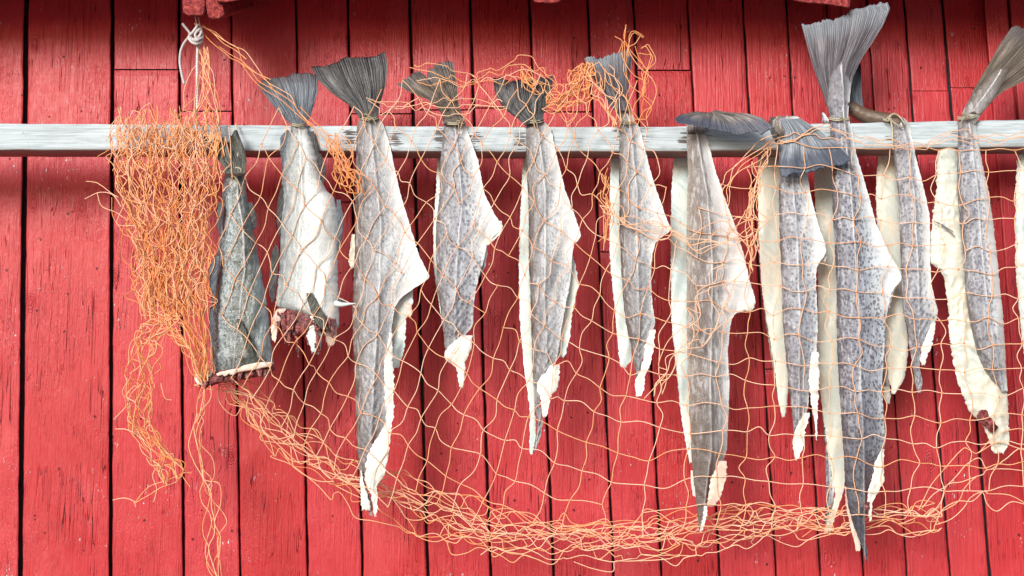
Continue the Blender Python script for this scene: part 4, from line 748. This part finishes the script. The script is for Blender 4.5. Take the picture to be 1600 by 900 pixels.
for q in range(3): c.line([(962, 57, -.25), (973, 66, -.25), (967, 84, -.25)] if q == 0 else [(984-q*3, 88, -.25), (984, 52+q*5, -.252), (992, 47+q*2, -.252), (1006, 58, -.25)], 2, .3)
for q in range(3): c.line([(1000, 72+q*6, -.25), (1012, 68+q*7, -.25), (1022-q*4, 92, -.25), (1008, 112+q*4, -.25), (1004, 150, -.25)], 4, .35)
# band lying along the pole at the right and the pull lines running down from it
for q in range(3):
    dy = q*6
    c.line([(1188+q*5, 222+dy*.5, -.26), (1240, 212+dy*.7, -.26), (1290, 198+dy*1.2, -.26), (1340, 212+dy, -.26), (1400, 222+dy*.8, -.26), (1450, 222+dy*.6, -.25), (1490, 203+dy*1.3, -.26), (1550, 212+dy, -.25), (1640, 200+dy, -.25)], 5, random.uniform(.5, .9))
for q in range(4):
    c.line([(1212-q*4, 212+q*5, -.262), (1196, 220+q*8, -.260), (1165-q*4, 240+q*10, -.25), (1140, 268+q*9, -.25), (1126+q*3, 290+q*12, -.255)], 4, random.uniform(.4, .9))
    c.line([(1204, 222+q*5, -.262), (1190-q*5, 265+q*8, -.25), (1172, 310+q*8, -.255), (1180-q*4, 360+q*6, -.255), (1176, 420, -.26)], 6, random.uniform(.5, .9))
c.bunch([(1186, 262, 20, -.255), (1184, 300, 36, -.255), (1180, 345, 36, -.255), (1176, 400, 30, -.255)], 2, 30, 2, 7, 0.006, 8.0, True, .5, 1.0)
c.bunch([(946, 318, 12, -.255), (960, 332, 26, -.26), (1000, 352, 24, -.265), (1040, 366, 20, -.262), (1090, 380, 34, -.265), (1140, 370, 46, -.265), (1180, 350, 36, -.26)], 2, 34, 2, 5, 0.006, 5.0, True, .6, 1.0)
c.bunch([(1146, 420, 60, -.262), (1130, 470, 62, -.262), (1105, 510, 56, -.262), (1060, 540, 40, -.262), (1038, 580, 26, -.25), (1030, 620, 20, -.24)], 3, 34, 1, 8, 0.006, 8.0, True, .7, 1.0)
c.bunch([(946, 275, 16, -.255), (943, 310, 20, -.255), (950, 335, 16, -.255), (942, 380, 14, -.25)], 2, 20, 3, 4, 0.006, 4.0, True, .1, .6)
# loose ends
for pts in ([(134, 283, -.26), (150, 286, -.26), (170, 300, -.262), (186, 308, -.265)], [(134, 310, -.26), (152, 300, -.26), (176, 303, -.262), (190, 322, -.265)], [(152, 302, -.26), (160, 322, -.262), (182, 332, -.265), (200, 345, -.268)],
            [(175, 783, -.22), (195, 778, -.222), (210, 783, -.222), (213, 792, -.222)], [(210, 786, -.222), (232, 762, -.222), (262, 750, -.225), (288, 740, -.225), (299, 738, -.225)], [(213, 786, -.222), (240, 768, -.222), (262, 758, -.224), (282, 748, -.226), (288, 734, -.226), (276, 720, -.226)],
            [(240, 783, -.222), (246, 765, -.222), (238, 742, -.225), (250, 725, -.225)], [(178, 655, -.24), (192, 640, -.245), (205, 625, -.245)], [(180, 671, -.24), (200, 672, -.245), (225, 690, -.245)], [(270, 624, -.24), (258, 622, -.245), (250, 600, -.25)], [(283, 742, -.226), (292, 752, -.226), (297, 762, -.226)]):
    c.line(pts, 1.5, random.uniform(.4, .9))
c.build('gathered_mesh', net, 0.0019)

# ------------------------------------------------------------------ hook and rope by the rafter tail
hk = cord('metal_hook', [[(304, 0, -.212), (305, 18, -.212), (307, 34, -.215), (309, 46, -.217), (306, 52, -.222), (302, 48, -.224)]], 0.0024, flat_mat('rusty_iron', (0.16, 0.12, 0.11), 0.6, (0.3, 0.22, 0.2), 90), None, loc=tuple(map(float, P(307, 30, -.212))))
hk['label'] = 'thin rusty iron hook driven into the leftmost rafter tail'; hk['category'] = 'hook'
rp = thing('white_rope', 'white braided rope knotted on the iron hook and hanging down across the pole', 'rope', tuple(map(float, P(307, 60, -.22))))
cord('hanging_rope', [[(309, 66, -.222), (308, 100, -.228), (308, 150, -.236), (307, 192, -.244), (308, 236, -.25)]], 0.0030, ROPE, rp, n=60)
cord('knot', [[(309, 72, -.222), (302, 62, -.228), (296, 56, -.23), (300, 52, -.234), (306, 44, -.236), (309, 40, -.232), (313, 44, -.226), (314, 52, -.232), (308, 60, -.238), (300, 62, -.236)], [(294, 58, -.23), (300, 66, -.236), (308, 68, -.238), (315, 64, -.232), (316, 52, -.226), (312, 46, -.232), (305, 54, -.24), (309, 64, -.24)],
              [(298, 60, -.234), (306, 64, -.242), (315, 60, -.236), (313, 70, -.23)]], 0.0032, ROPE, rp, n=50)
cord('loose_end', [[(298, 57, -.23), (290, 64, -.232), (283, 78, -.23), (281, 96, -.228), (284, 116, -.226), (288, 131, -.226)], [(300, 56, -.23), (293, 47, -.232), (289, 42, -.232), (285, 37, -.232)]], 0.0029, ROPE, rp, n=50)

S.render.engine = 'CYCLES'
